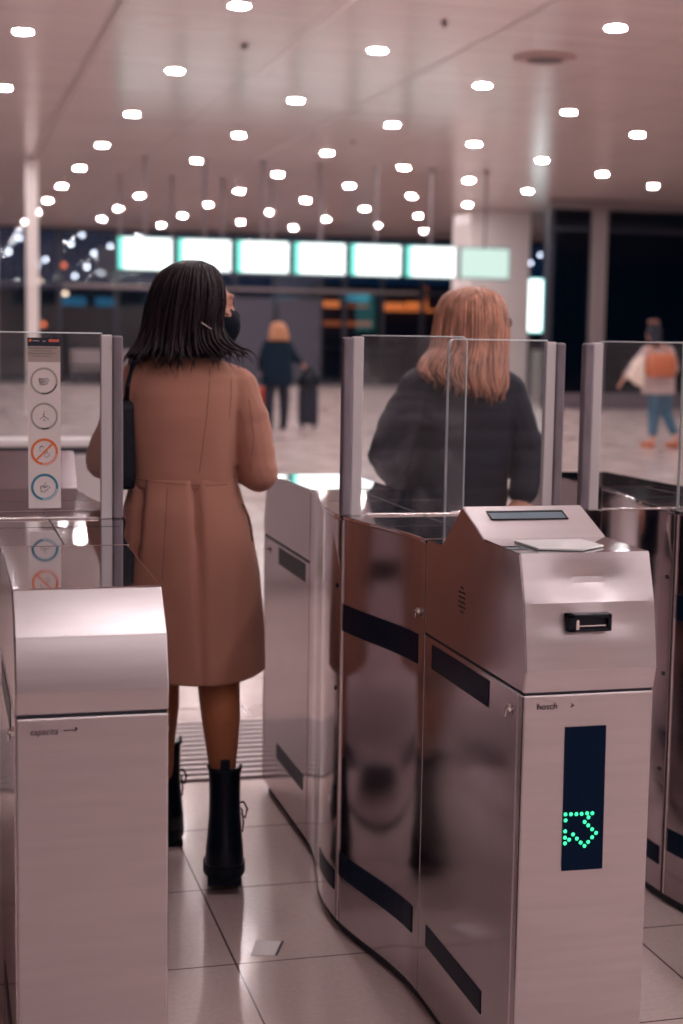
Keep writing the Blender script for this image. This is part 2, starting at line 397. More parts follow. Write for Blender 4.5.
# light box sign beside the pillar, pale counter below
lb = thing('light_box_sign', 'upright white light box with cyan rim between white pillar and kiosk', 'sign', (15.0,38.1,0))
bm = bmesh.new(); box(bm, 14.66,15.36,38.05,38.2,1.66,3.06,.03); obj('housing', bm, M['lightbox_rim'], lb)
bm = bmesh.new(); box(bm, 14.73,15.29,38.03,38.06,1.70,3.02,.01); obj('face', bm, M['lightbox'], lb)
bm = bmesh.new(); box(bm, 14.96,15.06,38.08,38.18,0,1.62); obj('post', bm, M['frame_dark'], lb)
bm = bmesh.new(); box(bm, 14.4,15.9,39.2,39.9,0,1.15,.02); box(bm, 14.35,15.95,39.15,39.95,1.15,1.20,.01)
tag(obj('service_counter', bm, M['pillar'], origin=(15.1,39.5,0)), 'pale boxy counter below the light box sign', 'counter')

# ------------------------------------------------------------------ ceiling lamps (one of each, copied)
lamp0 = thing('ceiling_light', 'x', 'ceiling light', (0,0,ZC), local=True, group='round downlights in the ceiling')
bm = bmesh.new(); loft(bm, [[Vector((r*math.cos(2*PI*k/40), r*math.sin(2*PI*k/40), z)) for k in range(40)] for r, z in ((.090,-.001),(.088,-.005),(.05,-.0055))]); obj('diffuser', bm, M['lamp'], lamp0, smooth=True)
bm = bmesh.new()
prof = [(.0905,.0),(.0905,-.004),(.096,-.0045),(.110,-.002),(.114,.0)]
loft(bm, [[Vector((r*math.cos(2*PI*k/28), r*math.sin(2*PI*k/28), z)) for k in range(28)] for r, z in prof], cap=False)
obj('rim', bm, M['lamp_rim'], lamp0, smooth=True)
def dup(root, loc, rotz=None, label=None):
    r = root.copy(); C.objects.link(r); r.location = loc
    if rotz is not None: r.rotation_euler = (0,0,rotz)
    if label: r['label'] = label
    for ch in list(root.children):
        c = ch.copy(); C.objects.link(c); c.parent = r
        for g in list(ch.children):
            d = g.copy(); C.objects.link(d); d.parent = c
    return r
first = True
ORD = ['first','second','third','fourth','fifth','sixth','seventh','eighth','ninth','tenth']
ROW = ['the far left edge','the slender left post','the leftmost screen','the third screen','the fifth screen','the dim rightmost screen','the white pillar','the kiosk corner']
for i in range(0, 8):
    y0 = 16.25 if i % 2 == 0 else 14.42; seen = 0
    for k in range(-6, 9):
        y = (y0 + 3.74*k)*(1 - .0036*(1.83*i - 1.8)); x = .90 + 1.83*i - .009*(y-15)
        if y > 44.6 or y < -6: continue
        if x > 12.2 and y > 30.6 and not (x < 13.7): continue      # kiosk roof
        if x < .5 and y > 30: continue
        # which lamps of a row lie inside the picture: the row enters it once it is this far off
        inside = y > 14.0 and x < .62*y
        if i == 2 and 30 < y < 32.5: continue
        if inside: lab = 'round ceiling downlight, %s from the front in the row leading to %s' % (ORD[seen], ROW[i]); seen += 1
        elif y < 14.0: lab = 'round ceiling downlight above or before the gates, outside the picture'
        else: continue
        if first: o = lamp0; o.location = (x, y, ZC); o['label'] = lab; first = False
        else: dup(lamp0, (x, y, ZC), label=lab)
# dark round smoke vent and small sprinklers in ceiling
v = thing('ceiling_vent', 'dark shallow round vent in the ceiling above the blond woman', 'vent', (6.36,15.95,ZC), local=True)
bm = bmesh.new(); loft(bm, [[Vector((r*math.cos(2*PI*k/32), r*math.sin(2*PI*k/32), z)) for k in range(32)] for r, z in ((.34,0),(.33,-.02),(.22,-.03))]); obj('rim', bm, mat('vent_rim', (.32,.20,.19), .5), v)
bm = bmesh.new(); cyl(bm, (0,0,-.036), .2, .006, n=28); obj('grille', bm, mat('vent_dark', (.07,.04,.04), .6), v)
for (x, y), l in (((3.15,16.3),'small dark sprinkler head in the ceiling at upper left'),((4.75,14.5),'small dark sprinkler head in the ceiling at upper centre'),((6.3,23.6),'small dark sprinkler head between two downlights left of the vent')):
    bm = bmesh.new(); cyl(bm, (x,y,ZC-.03), .035, .0298); cyl(bm, (x,y,ZC-.055), .012, .03, n=10); tag(obj('ceiling_sprinkler', bm, mat('sprinkler', (.12,.08,.08), .4, .5), origin=(x,y,ZC)), l, 'sprinkler')

# ------------------------------------------------------------------ hanging screens
YS = 27.0
def monitor(x, y, lit, label, group, z0=2.56, z1=3.15, w=.97, rev=False):
    t = thing('hanging_screen', label, 'screen', (x,y,z0), group=group)
    bm = bmesh.new(); box(bm, x-w/2, x+w/2, y, y+.09, z0, z1, .015); obj('housing', bm, M['bezel'] if not rev else M['frame_dark'], t)
    if not rev:
        bm = bmesh.new(); box(bm, -w/2+.025, w/2-.025, -.004, .002, -(z1-z0)/2+.03, (z1-z0)/2-.03)
        o = obj('display', bm, M['screen' if lit else 'screen_dim'], None); o.parent = t; o.location = (0, 0, (z1-z0)/2)
    bm = bmesh.new(); tube(bm, [(x,y+.05,z1-.02),(x,y+.05,ZC-.01)], .024, 10); cyl(bm, (x,y+.05,ZC-.03), .07, .028, n=16); obj('rod', bm, M['rod'], t)
    return t
names = ['leftmost bright hanging timetable screen','second bright hanging screen from the left, behind the dark-haired woman\'s head','third bright hanging screen from the left','fourth bright hanging screen from the left','fifth bright hanging screen from the left','sixth bright hanging screen, above the blond woman\'s left side']
for i in range(6): monitor(3.51+1.035*i, YS, True, names[i], 'timetable screens hanging in a row')
monitor(3.51+1.035*6, YS, False, 'dim pale green screen at the right end of the hanging row', 'timetable screens hanging in a row')
for i in range(5): monitor(3.46+1.0*i, 30.3, False, 'dark back of hanging screen in the second row, %s' % ['behind the leftmost screen','behind the second screen','behind the third screen','behind the fourth screen','behind the fifth screen'][i], 'backs of screens in the second row', rev=True, w=.86, z0=2.66, z1=3.12)

# ------------------------------------------------------------------ beyond the glass
def shop(name, label, x0, x1, y, parts):
    t = thing(name, label, 'shop display', ((x0+x1)/2, y, 0))
    bm = bmesh.new(); box(bm, x0, x1, y+.3, y+.4, 0, 3.2); box(bm, x0, x0+.05, y, y+.3, 0, 3.2); box(bm, x1-.05, x1, y, y+.3, 0, 3.2); obj('cabinet', bm, M['shop'], t)
    for nm, mm, a, b, c, d in parts:
        bm = bmesh.new(); box(bm, a, b, y+.05, y+.29, c, d, .03); obj(nm, bm, M[mm], t)
    return t
shop('shop_counter', 'lit shop display with orange shelves beyond the glass right of the doors', 11.8, 13.9, 49, [('lit_shelf','orange_lit',11.95,12.7,2.42,2.62),('cyan_panel','cyan_lit',12.8,13.7,2.62,2.95),('dim_shelf','orange_dim',12.8,13.7,2.44,2.52),('dim_shelf','orange_dim',12.2,13.8,1.82,1.98),('worktop','grey_panel',11.9,13.8,1.0,1.1)])
shop('shop_counter', 'lit shop counter with a glowing orange lamp beyond the glass behind the blond woman', 14.1, 16.6, 49, [('lit_shelf','orange_lit',14.2,14.9,2.42,2.6),('lit_shelf','orange_lit',15.0,15.7,2.44,2.64),('shelf_edge','orange_lit',14.15,16.5,2.34,2.40),('glowing_post','orange_dim',15.5,15.7,2.65,3.15),('worktop','grey_panel',14.2,16.5,1.0,1.1)])
for (x0,x1,z0,z1),l in (((3.75,4.55,2.30,2.58),'small blue lit window beyond the glass, leftmost of its row'),((4.85,5.5,2.30,2.58),'small blue lit window beyond the glass, second of its row'),((6.45,7.1,2.32,2.6),'small blue lit window beyond the glass, third of its row'),((7.4,8.3,2.3,2.62),'blue lit window beyond the glass, behind the dark-haired woman'),((10.35,11.3,2.40,2.70),'bright cyan screen beyond the glass above the far standing person')):
    bm = bmesh.new(); box(bm, x0, x1, 49.2, 49.3, z0, z1, .02); bm2 = bmesh.new()
    t = thing('lit_window', l, 'window', ((x0+x1)/2, 49.25, z0)); obj('pane', bm, M['cyan_lit' if x0 > 10 else 'blue_lit'], t)
    box(bm2, x0-.05, x1+.05, 49.31, 49.4, z0-.05, z1+.05); obj('frame', bm2, M['shop'], t)
bm = bmesh.new(); box(bm, -6, 22, 53, 53.3, 0, 2.9); 
for i in range(14): box(bm, -6+2*i, -4.1+2*i, 52.9, 53.0, .3, 1.0+.3*math.sin(i*1.7), .02)
tag(obj('dark_building', bm, mat('far_building', (.018,.03,.055), .6), origin=(8,53,0)), 'low dark building outside beyond the glass facade', 'building')
for i, (x, z, mm, l) in enumerate(((3.27,3.04,'warm_bulb','warm yellow lamp outside, upper one above the sticker'),(4.05,2.7,'warm_bulb','warm yellow lamp outside, lower one right of the slender post'),(4.0,3.62,'red_bulb','tiny red lamp outside near the ceiling edge at left'),(3.35,1.72,'red_bulb','small red lamp outside just above the glass flap with the sticker'),(14.9,1.95,'cool_bulb','white lamp outside left of the blond woman, left of a pair'),(15.15,1.95,'cool_bulb','white lamp outside left of the blond woman, right of a pair'),(16.1,1.95,'cool_bulb','pale lamp outside nearest the blond woman\'s head'),(17.9,4.0,'red_bulb','orange lamp outside between pillar and kiosk'),(8.9,2.98,'red_bulb','orange lamp outside right of the dark-haired woman\'s head'))):
    t = thing('street_lamp', l, 'lamp', (x,51,0)); b1 = bmesh.new(); ell(b1, (x,51,z), (.085,.085,.085), sub=2); obj('bulb', b1, M[mm], t, smooth=True)
    b2 = bmesh.new(); tube(b2, [(x,51.1,0),(x,51.1,z),(x,51.0,z+.09)], .02, 6); obj('pole', b2, M['shop'], t)
# grey furniture in front of the facade at left
def bench(x, y, l, h=.8):
    t = thing('waiting_bench', l, 'bench', (x,y,0))
    b = bmesh.new(); box(b, x-.6, x+.6, y-.25, y+.25, .42, .48, .02); obj('seat', b, M['frame'], t)
    b = bmesh.new(); box(b, x-.6, x+.6, y+.22, y+.28, .55, 1.0, .02); obj('backrest', b, M['frame'], t)
    for sx in (-.5,.5): b = bmesh.new(); box(b, x+sx-.03, x+sx+.03, y-.22, y+.26, 0, .42); box(b, x+sx-.02, x+sx+.02, y+.22, y+.26, .42, .9); obj('leg', b, M['frame_dark'], t)
bench(4.3, 44.6, 'grey waiting bench before the far facade, just right of the sticker'); bench(5.7, 44.8, 'grey waiting bench before the far facade, near the woman\'s left shoulder')
bench(15.4, 43.0, 'grey waiting bench far behind the misted glass flap')

# low white barrier beyond the left gate
br = thing('low_barrier', 'low white partition with a bright top rail beyond the left gate', 'barrier', (.2,9.0,0))
bm = bmesh.new(); box(bm, -3.0, 1.0, 8.96, 9.06, .05, .80, .01); obj('panel', bm, M['barrier'], br)
bm = bmesh.new(); box(bm, -3.05, 1.05, 8.93, 9.09, .845, .89, .008); obj('top_rail', bm, mat('white_rail', (.88,.84,.84), .3), br)
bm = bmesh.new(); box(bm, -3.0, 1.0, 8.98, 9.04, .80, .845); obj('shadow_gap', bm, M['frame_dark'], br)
for x in (-2.9,-1,.9): b = bmesh.new(); box(b, x-.04, x+.04, 8.97, 9.05, 0, .06); obj('foot', b, M['frame'], br)

# entrance grating let into the floor
gr = thing('floor_grating', 'ribbed metal grating across the floor beyond the gates', 'grating', (1.0,5.42,0))
bm = bmesh.new(); box(bm, -1.5, 4.2, 5.02, 5.835, .0005, .003); obj('pit', bm, mat('grate_pit', (.05,.035,.04), .8), gr)
bm = bmesh.new()
for i in range(13): box(bm, -1.48, 4.18, 5.030+i*.0620, 5.030+i*.0620+.031, .003, .010, .002, 1)
o = obj('bars', bm, M['grate'], gr)

# scrap of paper
t = thing('paper_slip', 'small white paper slip with a dark edge lying on the tile', 'paper', (.765,3.575,0))
bm = bmesh.new(); vs = [(.718,3.545),(.752,3.632),(.815,3.612),(.782,3.528)]
prism(bm, vs, .0006, .0016); obj('sheet', bm, M['paper'], t)
bm = bmesh.new(); prism(bm, [(.776,3.530),(.811,3.613),(.8165,3.611),(.782,3.528)], .0018, .0026); obj('dark_edge', bm, M['sticker_dark'], t)
bm = bmesh.new(); prism(bm, [(.64,4.72),(.66,4.78),(.70,4.77),(.69,4.71)], .0006, .0016)
tag(obj('paper_slip', bm, M['paper'], origin=(.67,4.74,0)), 'tiny pale paper scrap on the floor between the woman\'s boots and the grating', 'paper')
#PART2
# ------------------------------------------------------------------ ticket gates
HV = 1.14; HW = .130
def wbulge(v, b): return HW + b*math.cos(PI/2*min(1, abs(v)/.54))**2
def outline(v0, v1, b, n=14, inset=0.0):
    vs = [v0+(v1-v0)*i/n for i in range(n+1)]
    return [(-wbulge(v,b)+inset, v) for v in vs] + [(wbulge(v,b)-inset, v) for v in reversed(vs)]
def head_mesh(prof, front_idx, dent=0.0, nx=26):
    """prof: closed (v,z) polygon (first points = front); a fine grid over its front, straight extrusion elsewhere"""
    pts = []
    for i in range(len(prof)):
        a, b = prof[i], prof[(i+1) % len(prof)]
        n = 8 if i in front_idx else 1
        for k in range(n): pts.append((a[0]+(b[0]-a[0])*k/n, a[1]+(b[1]-a[1])*k/n, i in front_idx))
    bm = bmesh.new(); cols = []
    for i in range(nx+1):
        u = -HW + 2*HW*i/nx; col = []
        for (v, z, fr) in pts:
            d = 0
            if dent and v < -1.05:
                e = math.cos(PI/2*u/HW)**.7 if abs(u) < HW else 0
                d = dent*e*(math.exp(-((z-1.055)/.030)**2 - ((u-.004)/.075)**2)*1.25 + .55*math.exp(-((z-.985)/.022)**2)*(1-math.exp(-(u/.06)**2)) - .45*math.exp(-((z-.945)/.03)**2 - (u/.09)**2))
                if z < .90 or z > 1.10: d *= .15
            col.append(bm.verts.new((u, v+d, z)))
        cols.append(col)
    n = len(pts)
    for i in range(nx):
        for k in range(n): bm.faces.new((cols[i][k], cols[i][(k+1)%n], cols[i+1][(k+1)%n], cols[i+1][k]))
    bm.faces.new(cols[0]); bm.faces.new(cols[-1][::-1])
    bmesh.ops.recalc_face_normals(bm, faces=bm.faces[:])
    es = [e for e in bm.edges if abs(e.calc_face_angle(0)) > 1.3 and abs(abs(e.verts[0].co.x)-HW) < 1e-4 and abs(abs(e.verts[1].co.x)-HW) < 1e-4]
    bmesh.ops.bevel(bm, geom=es, offset=.002, segments=2, affect='EDGES')
    return bm
def mset(bm_obj, mats, fn):
    me = bm_obj.data
    for p in me.polygons: p.material_index = fn(p.normal, p.center)
def strip_on_side(v0, v1, z0, z1, side, b, off=.0012):
    bm = bmesh.new(); n = 8; a, c = [], []
    for i in range(n+1):
        v = v0+(v1-v0)*i/n; w = (HW if abs(v) > .54 else wbulge(v, b)) + off
        a.append(bm.verts.new((side*w, v, z0))); c.append(bm.verts.new((side*w, v, z1)))
        a.append(bm.verts.new((side*(w-.004), v, z0))); c.append(bm.verts.new((side*(w-.004), v, z1)))
    for i in range(n):
        j = 2*i
        bm.faces.new((a[j], a[j+2], c[j+2], c[j])); bm.faces.new((a[j+1], c[j+1], c[j+3], a[j+3]))
        bm.faces.new((c[j], c[j+2], c[j+3], c[j+1])); bm.faces.new((a[j], a[j+1], a[j+3], a[j+2]))
    bm.faces.new((a[0], c[0], c[1], a[1])); bm.faces.new((a[-2], a[-1], c[-1], c[-2]))
    return bm
def gate(label, xc, rotz, b=.073, group='row of ticket gates', facing='reader', px=.05):
    g = thing('ticket_gate', label, 'ticket gate', (xc, 3.74, 0), rotz, group, local=True)
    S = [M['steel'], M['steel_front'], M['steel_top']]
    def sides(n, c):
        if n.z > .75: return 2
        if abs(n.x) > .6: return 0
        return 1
    # plinth
    bm = bmesh.new(); prism(bm, [(-HW+.012,-HV+.012),(-HW+.012,-.54)]+outline(-.53,.53,b,12,.012)[:13]+[(-HW+.012,.54),(-HW+.012,HV-.012),(HW-.012,HV-.012),(HW-.012,.54)]+outline(-.53,.53,b,12,.012)[13:]+[(HW-.012,-.54),(HW-.012,-HV+.012)], 0, .03)
    obj('plinth', bm, M['dark_gap'], g)
    for sgn, nm in ((-1,'reader'),(1,'plain')):
        HE = HV + (px if sgn > 0 else 0); ya, yb = sorted((sgn*HE, sgn*.545))
        bm = bmesh.new(); box(bm, -HW, HW, ya, yb, .028, .850, .004)
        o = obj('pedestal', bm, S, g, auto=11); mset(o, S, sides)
        # front door strip and door seams
        bm = bmesh.new()
        for sd in (-1,1): 
            y0 = sgn*(HE-.026); box(bm, sd*HW-.0012, sd*HW+.0012, y0-.0018, y0+.0018, .03, .848)
        obj('door_seam', bm, M['steel_edge'], g)
        bm = bmesh.new(); box(bm, -HW+.003, HW-.003, ya+.003, yb-.003, .8500, .8545); obj('seam', bm, M['dark_gap'], g)
        if nm == 'reader':
            prof = [(-1.139,.8545),(-1.150,.897),(-1.130,1.018),(-1.100,1.107),(-.905,1.109),(-.775,1.158),(-.647,1.061),(-.545,1.061),(-.545,.8545)]
            bm = head_mesh(prof, (1,2), dent=.011)
            o = obj('reader_head', bm, S, g, auto=11)
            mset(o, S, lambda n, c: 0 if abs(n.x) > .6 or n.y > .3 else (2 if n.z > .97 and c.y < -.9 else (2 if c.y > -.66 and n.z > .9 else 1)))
        else:
            prof = [(1.138+px,.8545),(1.147+px,.894),(1.118+px,.985),(1.045+px,1.056),(.545,1.061),(.545,.8545)]
            bm = bmesh.new(); prism(bm, prof, -HW, HW, .003, 'X')
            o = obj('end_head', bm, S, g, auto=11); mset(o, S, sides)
        for sd in (-1,1):
            for z0, z1 in ((.785,.838),(.160,.208)):
                e = sgn*(HV-.18), sgn*.60
                obj('sensor_window', strip_on_side(min(e), max(e), z0, z1, sd, b), M['black_gloss'], g)
            yl = sgn*(HE-.068); bm = bmesh.new(); cyl(bm, (sd*HW, yl, .812), .0085, sd*.004, 'X', 20, .0075); cyl(bm, (sd*(HW+.004), yl, .812), .005, sd*.005, 'X', 14); ell(bm, (sd*(HW+.008), yl, .805), (.003,.005,.011), sub=2)
            obj('lock', bm, M['chrome'], g, auto=40)
    # central cabinet in two curved shells
    for v0, v1 in ((-.543,-.092),(-.072,.543)):
        bm = bmesh.new(); prism(bm, outline(v0, v1, b, 22), .028, 1.052, .002)
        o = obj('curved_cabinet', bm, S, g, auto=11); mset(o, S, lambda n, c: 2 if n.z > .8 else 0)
        bm = bmesh.new(); prism(bm, outline(v0+.001, v1-.001, b+.0, 22, -.004), 1.0525, 1.0615, .002)
        o = obj('lid', bm, M['steel_top'], g, auto=11)
        bm = bmesh.new(); vm = (v0+v1)/2
        box(bm, -.002, .002, v0+.03, v1-.02, 1.0605, 1.0620); box(bm, -wbulge(vm,b)+.01, wbulge(vm,b)-.01, vm-.0015, vm+.0015, 1.0605, 1.0620)
        obj('lid_seam', bm, M['dark_gap'], g)
    bm = bmesh.new(); prism(bm, outline(-.0925,-.0715,b,2,.006), .02, 1.045); obj('flap_slot', bm, M['dark_gap'], g)
    for sd in (-1,1):
        w = wbulge(-.08, b)
        bm = bmesh.new(); box(bm, sd*w-.0025, sd*w+.0025, -.0945, -.0895, .03, 1.05, .001); obj('edge_trim', bm, M['steel_edge'], g)
        bm = bmesh.new(); prism(bm, [(sd*(w-.004), 1.050),(sd*(w+.020), 1.048),(sd*(w+.022), 1.030),(sd*(w+.002), .935)], -.070, -.066, 0, 'Y'); obj('flap_guard', bm, M['steel_edge'], g)
        for z in (.88,.62,.36):
            bm = bmesh.new(); cyl(bm, (sd*(wbulge(-.045,b)-.001), -.045, z), .006, sd*.003, 'X', 12); obj('rivet', bm, M['black_plastic'], g)
        for v0, v1 in ((-.50,-.10),(-.06,.40)):
            for z0, z1 in (((.775,.842),(.150,.212)) if v0 < -.2 else ((.100,.150),)):
                obj('sensor_window', strip_on_side(v0, v1 if z0 > .5 or v0 < -.2 else .12, z0, z1, sd, b, .0016), M['black_gloss'], g)
        wl = wbulge(-.50, b)-.001; bm = bmesh.new(); cyl(bm, (sd*wl, -.50, .895), .0085, sd*.005, 'X', 20, .0075); cyl(bm, (sd*(wl+.005), -.50, .895), .005, sd*.005, 'X', 14); ell(bm, (sd*(wl+.009), -.50, .888), (.003,.005,.011), sub=2)
        obj('lock', bm, M['chrome'], g)
    # things on the reader end
    bm = bmesh.new()
    zc = [(-.885,1.1166),(-.800,1.1485)]
    def onslope(u, s, off): 
        a, c = Vector((0,-.905,1.109)), Vector((0,-.775,1.158)); d = (c-a); n = Vector((0,-d.z,d.y)).normalized()
        p = a + d*s + n*off; return Vector((u, p.y, p.z))
    bm = bmesh.new()
    def slab(bm, u0, u1, s0, s1, o0, o1):
        P = [onslope(u, s, o) for o in (o0, o1) for (u, s) in ((u0,s0),(u1,s0),(u1,s1),(u0,s1))]
        V = [bm.verts.new(p) for p in P]
        for f in ((3,2,1,0),(4,5,6,7),(0,1,5,4),(1,2,6,5),(2,3,7,6),(3,0,4,7)): bm.faces.new([V[i] for i in f])
    for a in ((-.087,.079,.56,.585),(-.087,.079,.79,.83),(-.087,-.084,.585,.79),(.076,.079,.585,.79)): slab(bm, *a, -.001, .002)
    d_ = obj('display_bezel', bm, M['black_plastic'], g)
    bm = bmesh.new(); slab(bm, -.084, .076, .585, .79, -.001, .0008); sub('display', bm, M['lcd'], d_)
    bm = bmesh.new(); prism(bm, [(-.085,-.955),(-.080,-1.065),(.0,-1.090),(.062,-1.045),(.055,-.955)], 1.1085, 1.1125, .001); obj('card_reader_pad', bm, M['pad'], g)
    # slot
    sl = bmesh.new()
    yS, u0, u1, z0, z1 = -1.1395, -.051, .034, .968, 1.000
    for a in ((u0,u1,z1-.007,z1),(u0,u1,z0,z0+.006),(u0,u0+.014,z0,z1),(u1-.008,u1,z0,z1)): box(sl, a[0], a[1], yS-.016, yS+.022, a[2], a[3], .0015)
    s_ = obj('ticket_slot', sl, M['black_plastic'], g)
    bm = bmesh.new(); box(bm, u0+.013, u1-.008, yS-.004, yS+.018, z0+.005, z1-.006); sub('throat', bm, M['dark_gap'], s_)
    bm = bmesh.new(); box(bm, u0+.013, u0+.020, yS-.018, yS-.006, z0+.004, z1-.009, .002); box(bm, u0+.018, u1-.012, yS-.017, yS-.012, z0+.010, z0+.0125, .0008); sub('metal_guide', bm, M['chrome'], s_)
    # direction panel with leds
    pn = bmesh.new(); prism(pn, [(-.046,.787),(.036,.787),(.038,.511),(-.044,.512)], -HV-.0022, -HV+.001, 0, 'Y')
    p_ = obj('direction_panel', pn, M['black_gloss'], g)
    dots = [(1.1199,.6213),(1.1311,.6209),(1.1419,.6204),(1.1525,.6203),(1.1635,.6207),(1.1741,.6201),(1.1206,.6098),(1.1666,.6127),(1.1591,.6044),(1.1666,.5971),(1.1747,.5891),(1.183,.5816),(1.1753,.5736),(1.1676,.5651),(1.1604,.558),(1.1525,.565),(1.1445,.5732),(1.1366,.5818),(1.129,.5722),(1.1205,.5887),(1.1205,.5765),(1.1209,.5655)]
    led_me = None
    if facing == 'reader':
        for i, (x, z) in enumerate(dots):
            if led_me is None:
                bm = bmesh.new(); ell(bm, (0,0,0), (.0036,.0014,.0036), sub=2)
                q = sub('led', bm, M['led'], p_, smooth=True); led_me = q
            else:
                q = led_me.copy(); C.objects.link(q)
            q.location = (x-1.1605, -HV-.0028, z)
    # speaker holes on the side faces
    for sd in (-1,1):
        bm = bmesh.new()
        for r in range(6):
            for c in range(4):
                if (r in (0,5)) and c in (0,3): continue
                cyl(bm, (sd*HW, -.787+(c-1.5)*.011, .968+(r-2.5)*.010), .0028, sd*.0006, 'X', 8)
        obj('speaker_holes', bm, M['dark_gap'], g)
    return g

G2 = gate('middle ticket gate with hooded card reader, black ticket slot and lit green arrow panel', 1.162, 0)
G1 = gate('left ticket gate with plain sloped steel end and a glass flap carrying a pictogram strip', .25, PI, b=.048, facing='away', px=0)
G3 = gate('right ticket gate in dark reflections, cut off by the right edge of the picture', 2.064, 0, facing='hidden')
for g in (G1, G2, G3):
    WM[g.name] = (Matrix.Translation(g.location) @ Matrix.Rotation(g.rotation_euler.z, 4, 'Z')).inverted()
bm = text_bm('hosch', .0165, (1.058,2.5985,.8225), shear=.15, wx=1.05); obj('lettering', bm, M['ink'], G2, recalc=False)
bm = bmesh.new(); prism(bm, [(1.126,.824),(1.133,.828),(1.126,.833),(1.1285,.828)], 2.5975, 2.5995, 0, 'Y'); obj('logo', bm, M['ink'], G2)
bm = text_bm('capacita', .0165, (.144,2.5985,.821), shear=.15, wx=.88); obj('lettering', bm, M['ink'], G1, recalc=False)
bm = bmesh.new(); box(bm, .200,.219,2.5980,2.5995,.8262,.8274); prism(bm, [(.219,.824),(.2245,.829),(.220,.833)], 2.5975, 2.5995, 0, 'Y'); obj('logo', bm, M['ink'], G1)

def rounded(x0, x1, z0, z1, rl, rr, n=8):
    p = [(x0,z0),(x1,z0)]
    if rr: p += [(x1-rr+rr*math.cos(a), z1-rr+rr*math.sin(a)) for a in [PI/2*i/n for i in range(n+1)]]
    else: p += [(x1,z1)]
    if rl: p += [(x0+rl-rl*math.sin(a), z1-rl+rl*math.cos(a)) for a in [PI/2*i/n for i in range(n+1)]]
    else: p += [(x0,z1)]
    return p
def flap(g, x0, x1, y, ztop, sealside, glass='flap_glass', z0=1.0618):
    """glass pane x0..x1, its rubber seal on the lane side (-1 left, +1 right)"""
    w = .052
    if sealside > 0: gx0, gx1 = x0, x1-w+.004
    else: gx0, gx1 = x0+w-.004, x1
    bm = bmesh.new(); prism(bm, rounded(gx0, gx1, z0, ztop, .016 if sealside > 0 else 0, .016 if sealside < 0 else 0), y-.005, y+.005, 0, 'Y')
    pane = obj('glass_flap', bm, [M[glass], M['glass_edge']], g)
    for p in pane.data.polygons: p.material_index = 0 if abs(p.normal.y) > .5 else 1
    a, b_ = (x1-w, x1-w*.48) if sealside > 0 else (x0+w*.48, x0+w)
    bm = bmesh.new(); box(bm, a, b_, y-.010, y+.010, z0, ztop-.004, .003); obj('clear_edge_strip', bm, M['clear_strip'], g)
    a, b_ = (x1-w*.48, x1) if sealside > 0 else (x0, x0+w*.48)
    bm = bmesh.new(); box(bm, a, b_, y-.014, y+.014, z0, ztop-.006, .006, 3); obj('rubber_seal', bm, M['seal'], g)
    o_ = rounded(gx0+.001, gx1-.001, z0, ztop-.001, .016 if sealside > 0 else 0, .016 if sealside < 0 else 0)
    path = (o_[1:] if sealside < 0 else [o_[2], *o_[3:], o_[0]])
    bm = bmesh.new(); tube(bm, [(px_, y-.0052, pz_) for px_, pz_ in path], .0016, 6); obj('polished_edge', bm, M['glass_edge'], g, smooth=True)
    bm = bmesh.new(); box(bm, gx0+.02, gx1-.01, y-.009, y+.009, z0, z0+.004, .001); obj('clamp_rail', bm, M['steel_edge'], g)
flap(G1, .105, .423, 3.66, 1.498, 1)
flap(G2, .952, 1.270, 3.645, 1.503, -1, 'flap_glass_misted')
flap(G2, 1.235, 1.546, 3.685, 1.497, 1)
flap(G3, 1.598, 1.93, 3.685, 1.497, -1)
flap(G3, 1.858, 2.26, 3.645, 1.510, 1)

# pictogram strip stuck on the glass of the left gate
ys = 3.6545
bm = bmesh.new(); prism(bm, rounded(.2035,.2780,1.0885,1.4850,.003,.003), ys-.0006, ys, 0, 'Y')
st = obj('notice_sticker', bm, M['sticker'], G1, label='tall white strip of four round pictograms')
def sp(nm, bm, m, lab=None): return sub(nm, bm, M[m], st, lab)
bm = bmesh.new(); box(bm, .2035,.2780,ys-.0010,ys-.0007,1.4655,1.4850); sp('dark_header', bm, 'sticker_dark')
bm = bmesh.new(); box(bm, .2035,.2780,ys-.0010,ys-.0007,1.4290,1.4655); sp('beige_header', bm, 'sticker_head')
bm = bmesh.new(); cyl(bm, (.2095,ys-.0011,1.4785), .0035, -.0004, 'Y', 16); sp('round_logo', bm, 'orange_print')
bm = bmesh.new(); box(bm, .2515,.2755,ys-.0014,ys-.0011,1.4755,1.4815); sp('red_tag', bm, 'red_print')
def words(s, x, z, size, m='sticker_dark', wx=1.0): sp('lettering', text_bm(s, size, (x, ys-.0012, z), depth=.0002, wx=wx), m)
words('rodalies', .2145,1.4765,.0052,'sticker'); words('adif', .2375,1.4758,.0048,'sticker')
words('Mesures preventives COVID-19', .2055,1.4592,.0056, wx=.88)
words('Cal mantenir les normes', .2130,1.4535,.0046); words('Medidas preventivas COVID-19', .2055,1.4472,.0054, wx=.88); words('Es necesario mantenerlas', .2140,1.4415,.0042)
def ringm(cx, cz, r0, r1, a0=0, a1=2*PI, n=48, dy=0):
    bm = bmesh.new(); A = []; full = abs(a1-a0-2*PI) < 1e-6
    for k in range(n+1):
        a = a0+(a1-a0)*k/n
        A.append([bm.verts.new((cx+r*math.cos(a), ys-.0010-dy-h, cz+r*math.sin(a))) for r, h in ((r0,0),(r1,0),(r1,.0004),(r0,.0004))])
    for k in range(n):
        for j in range(4): bm.faces.new((A[k][j], A[k][(j+1)%4], A[k+1][(j+1)%4], A[k+1][j]))
    return bm
def lines(pls, r=.0006):
    bm = bmesh.new()
    for pl in pls: tube(bm, [(x, ys-.0013, z) for x, z in pl], r, 5)
    return bm
RR = .0315
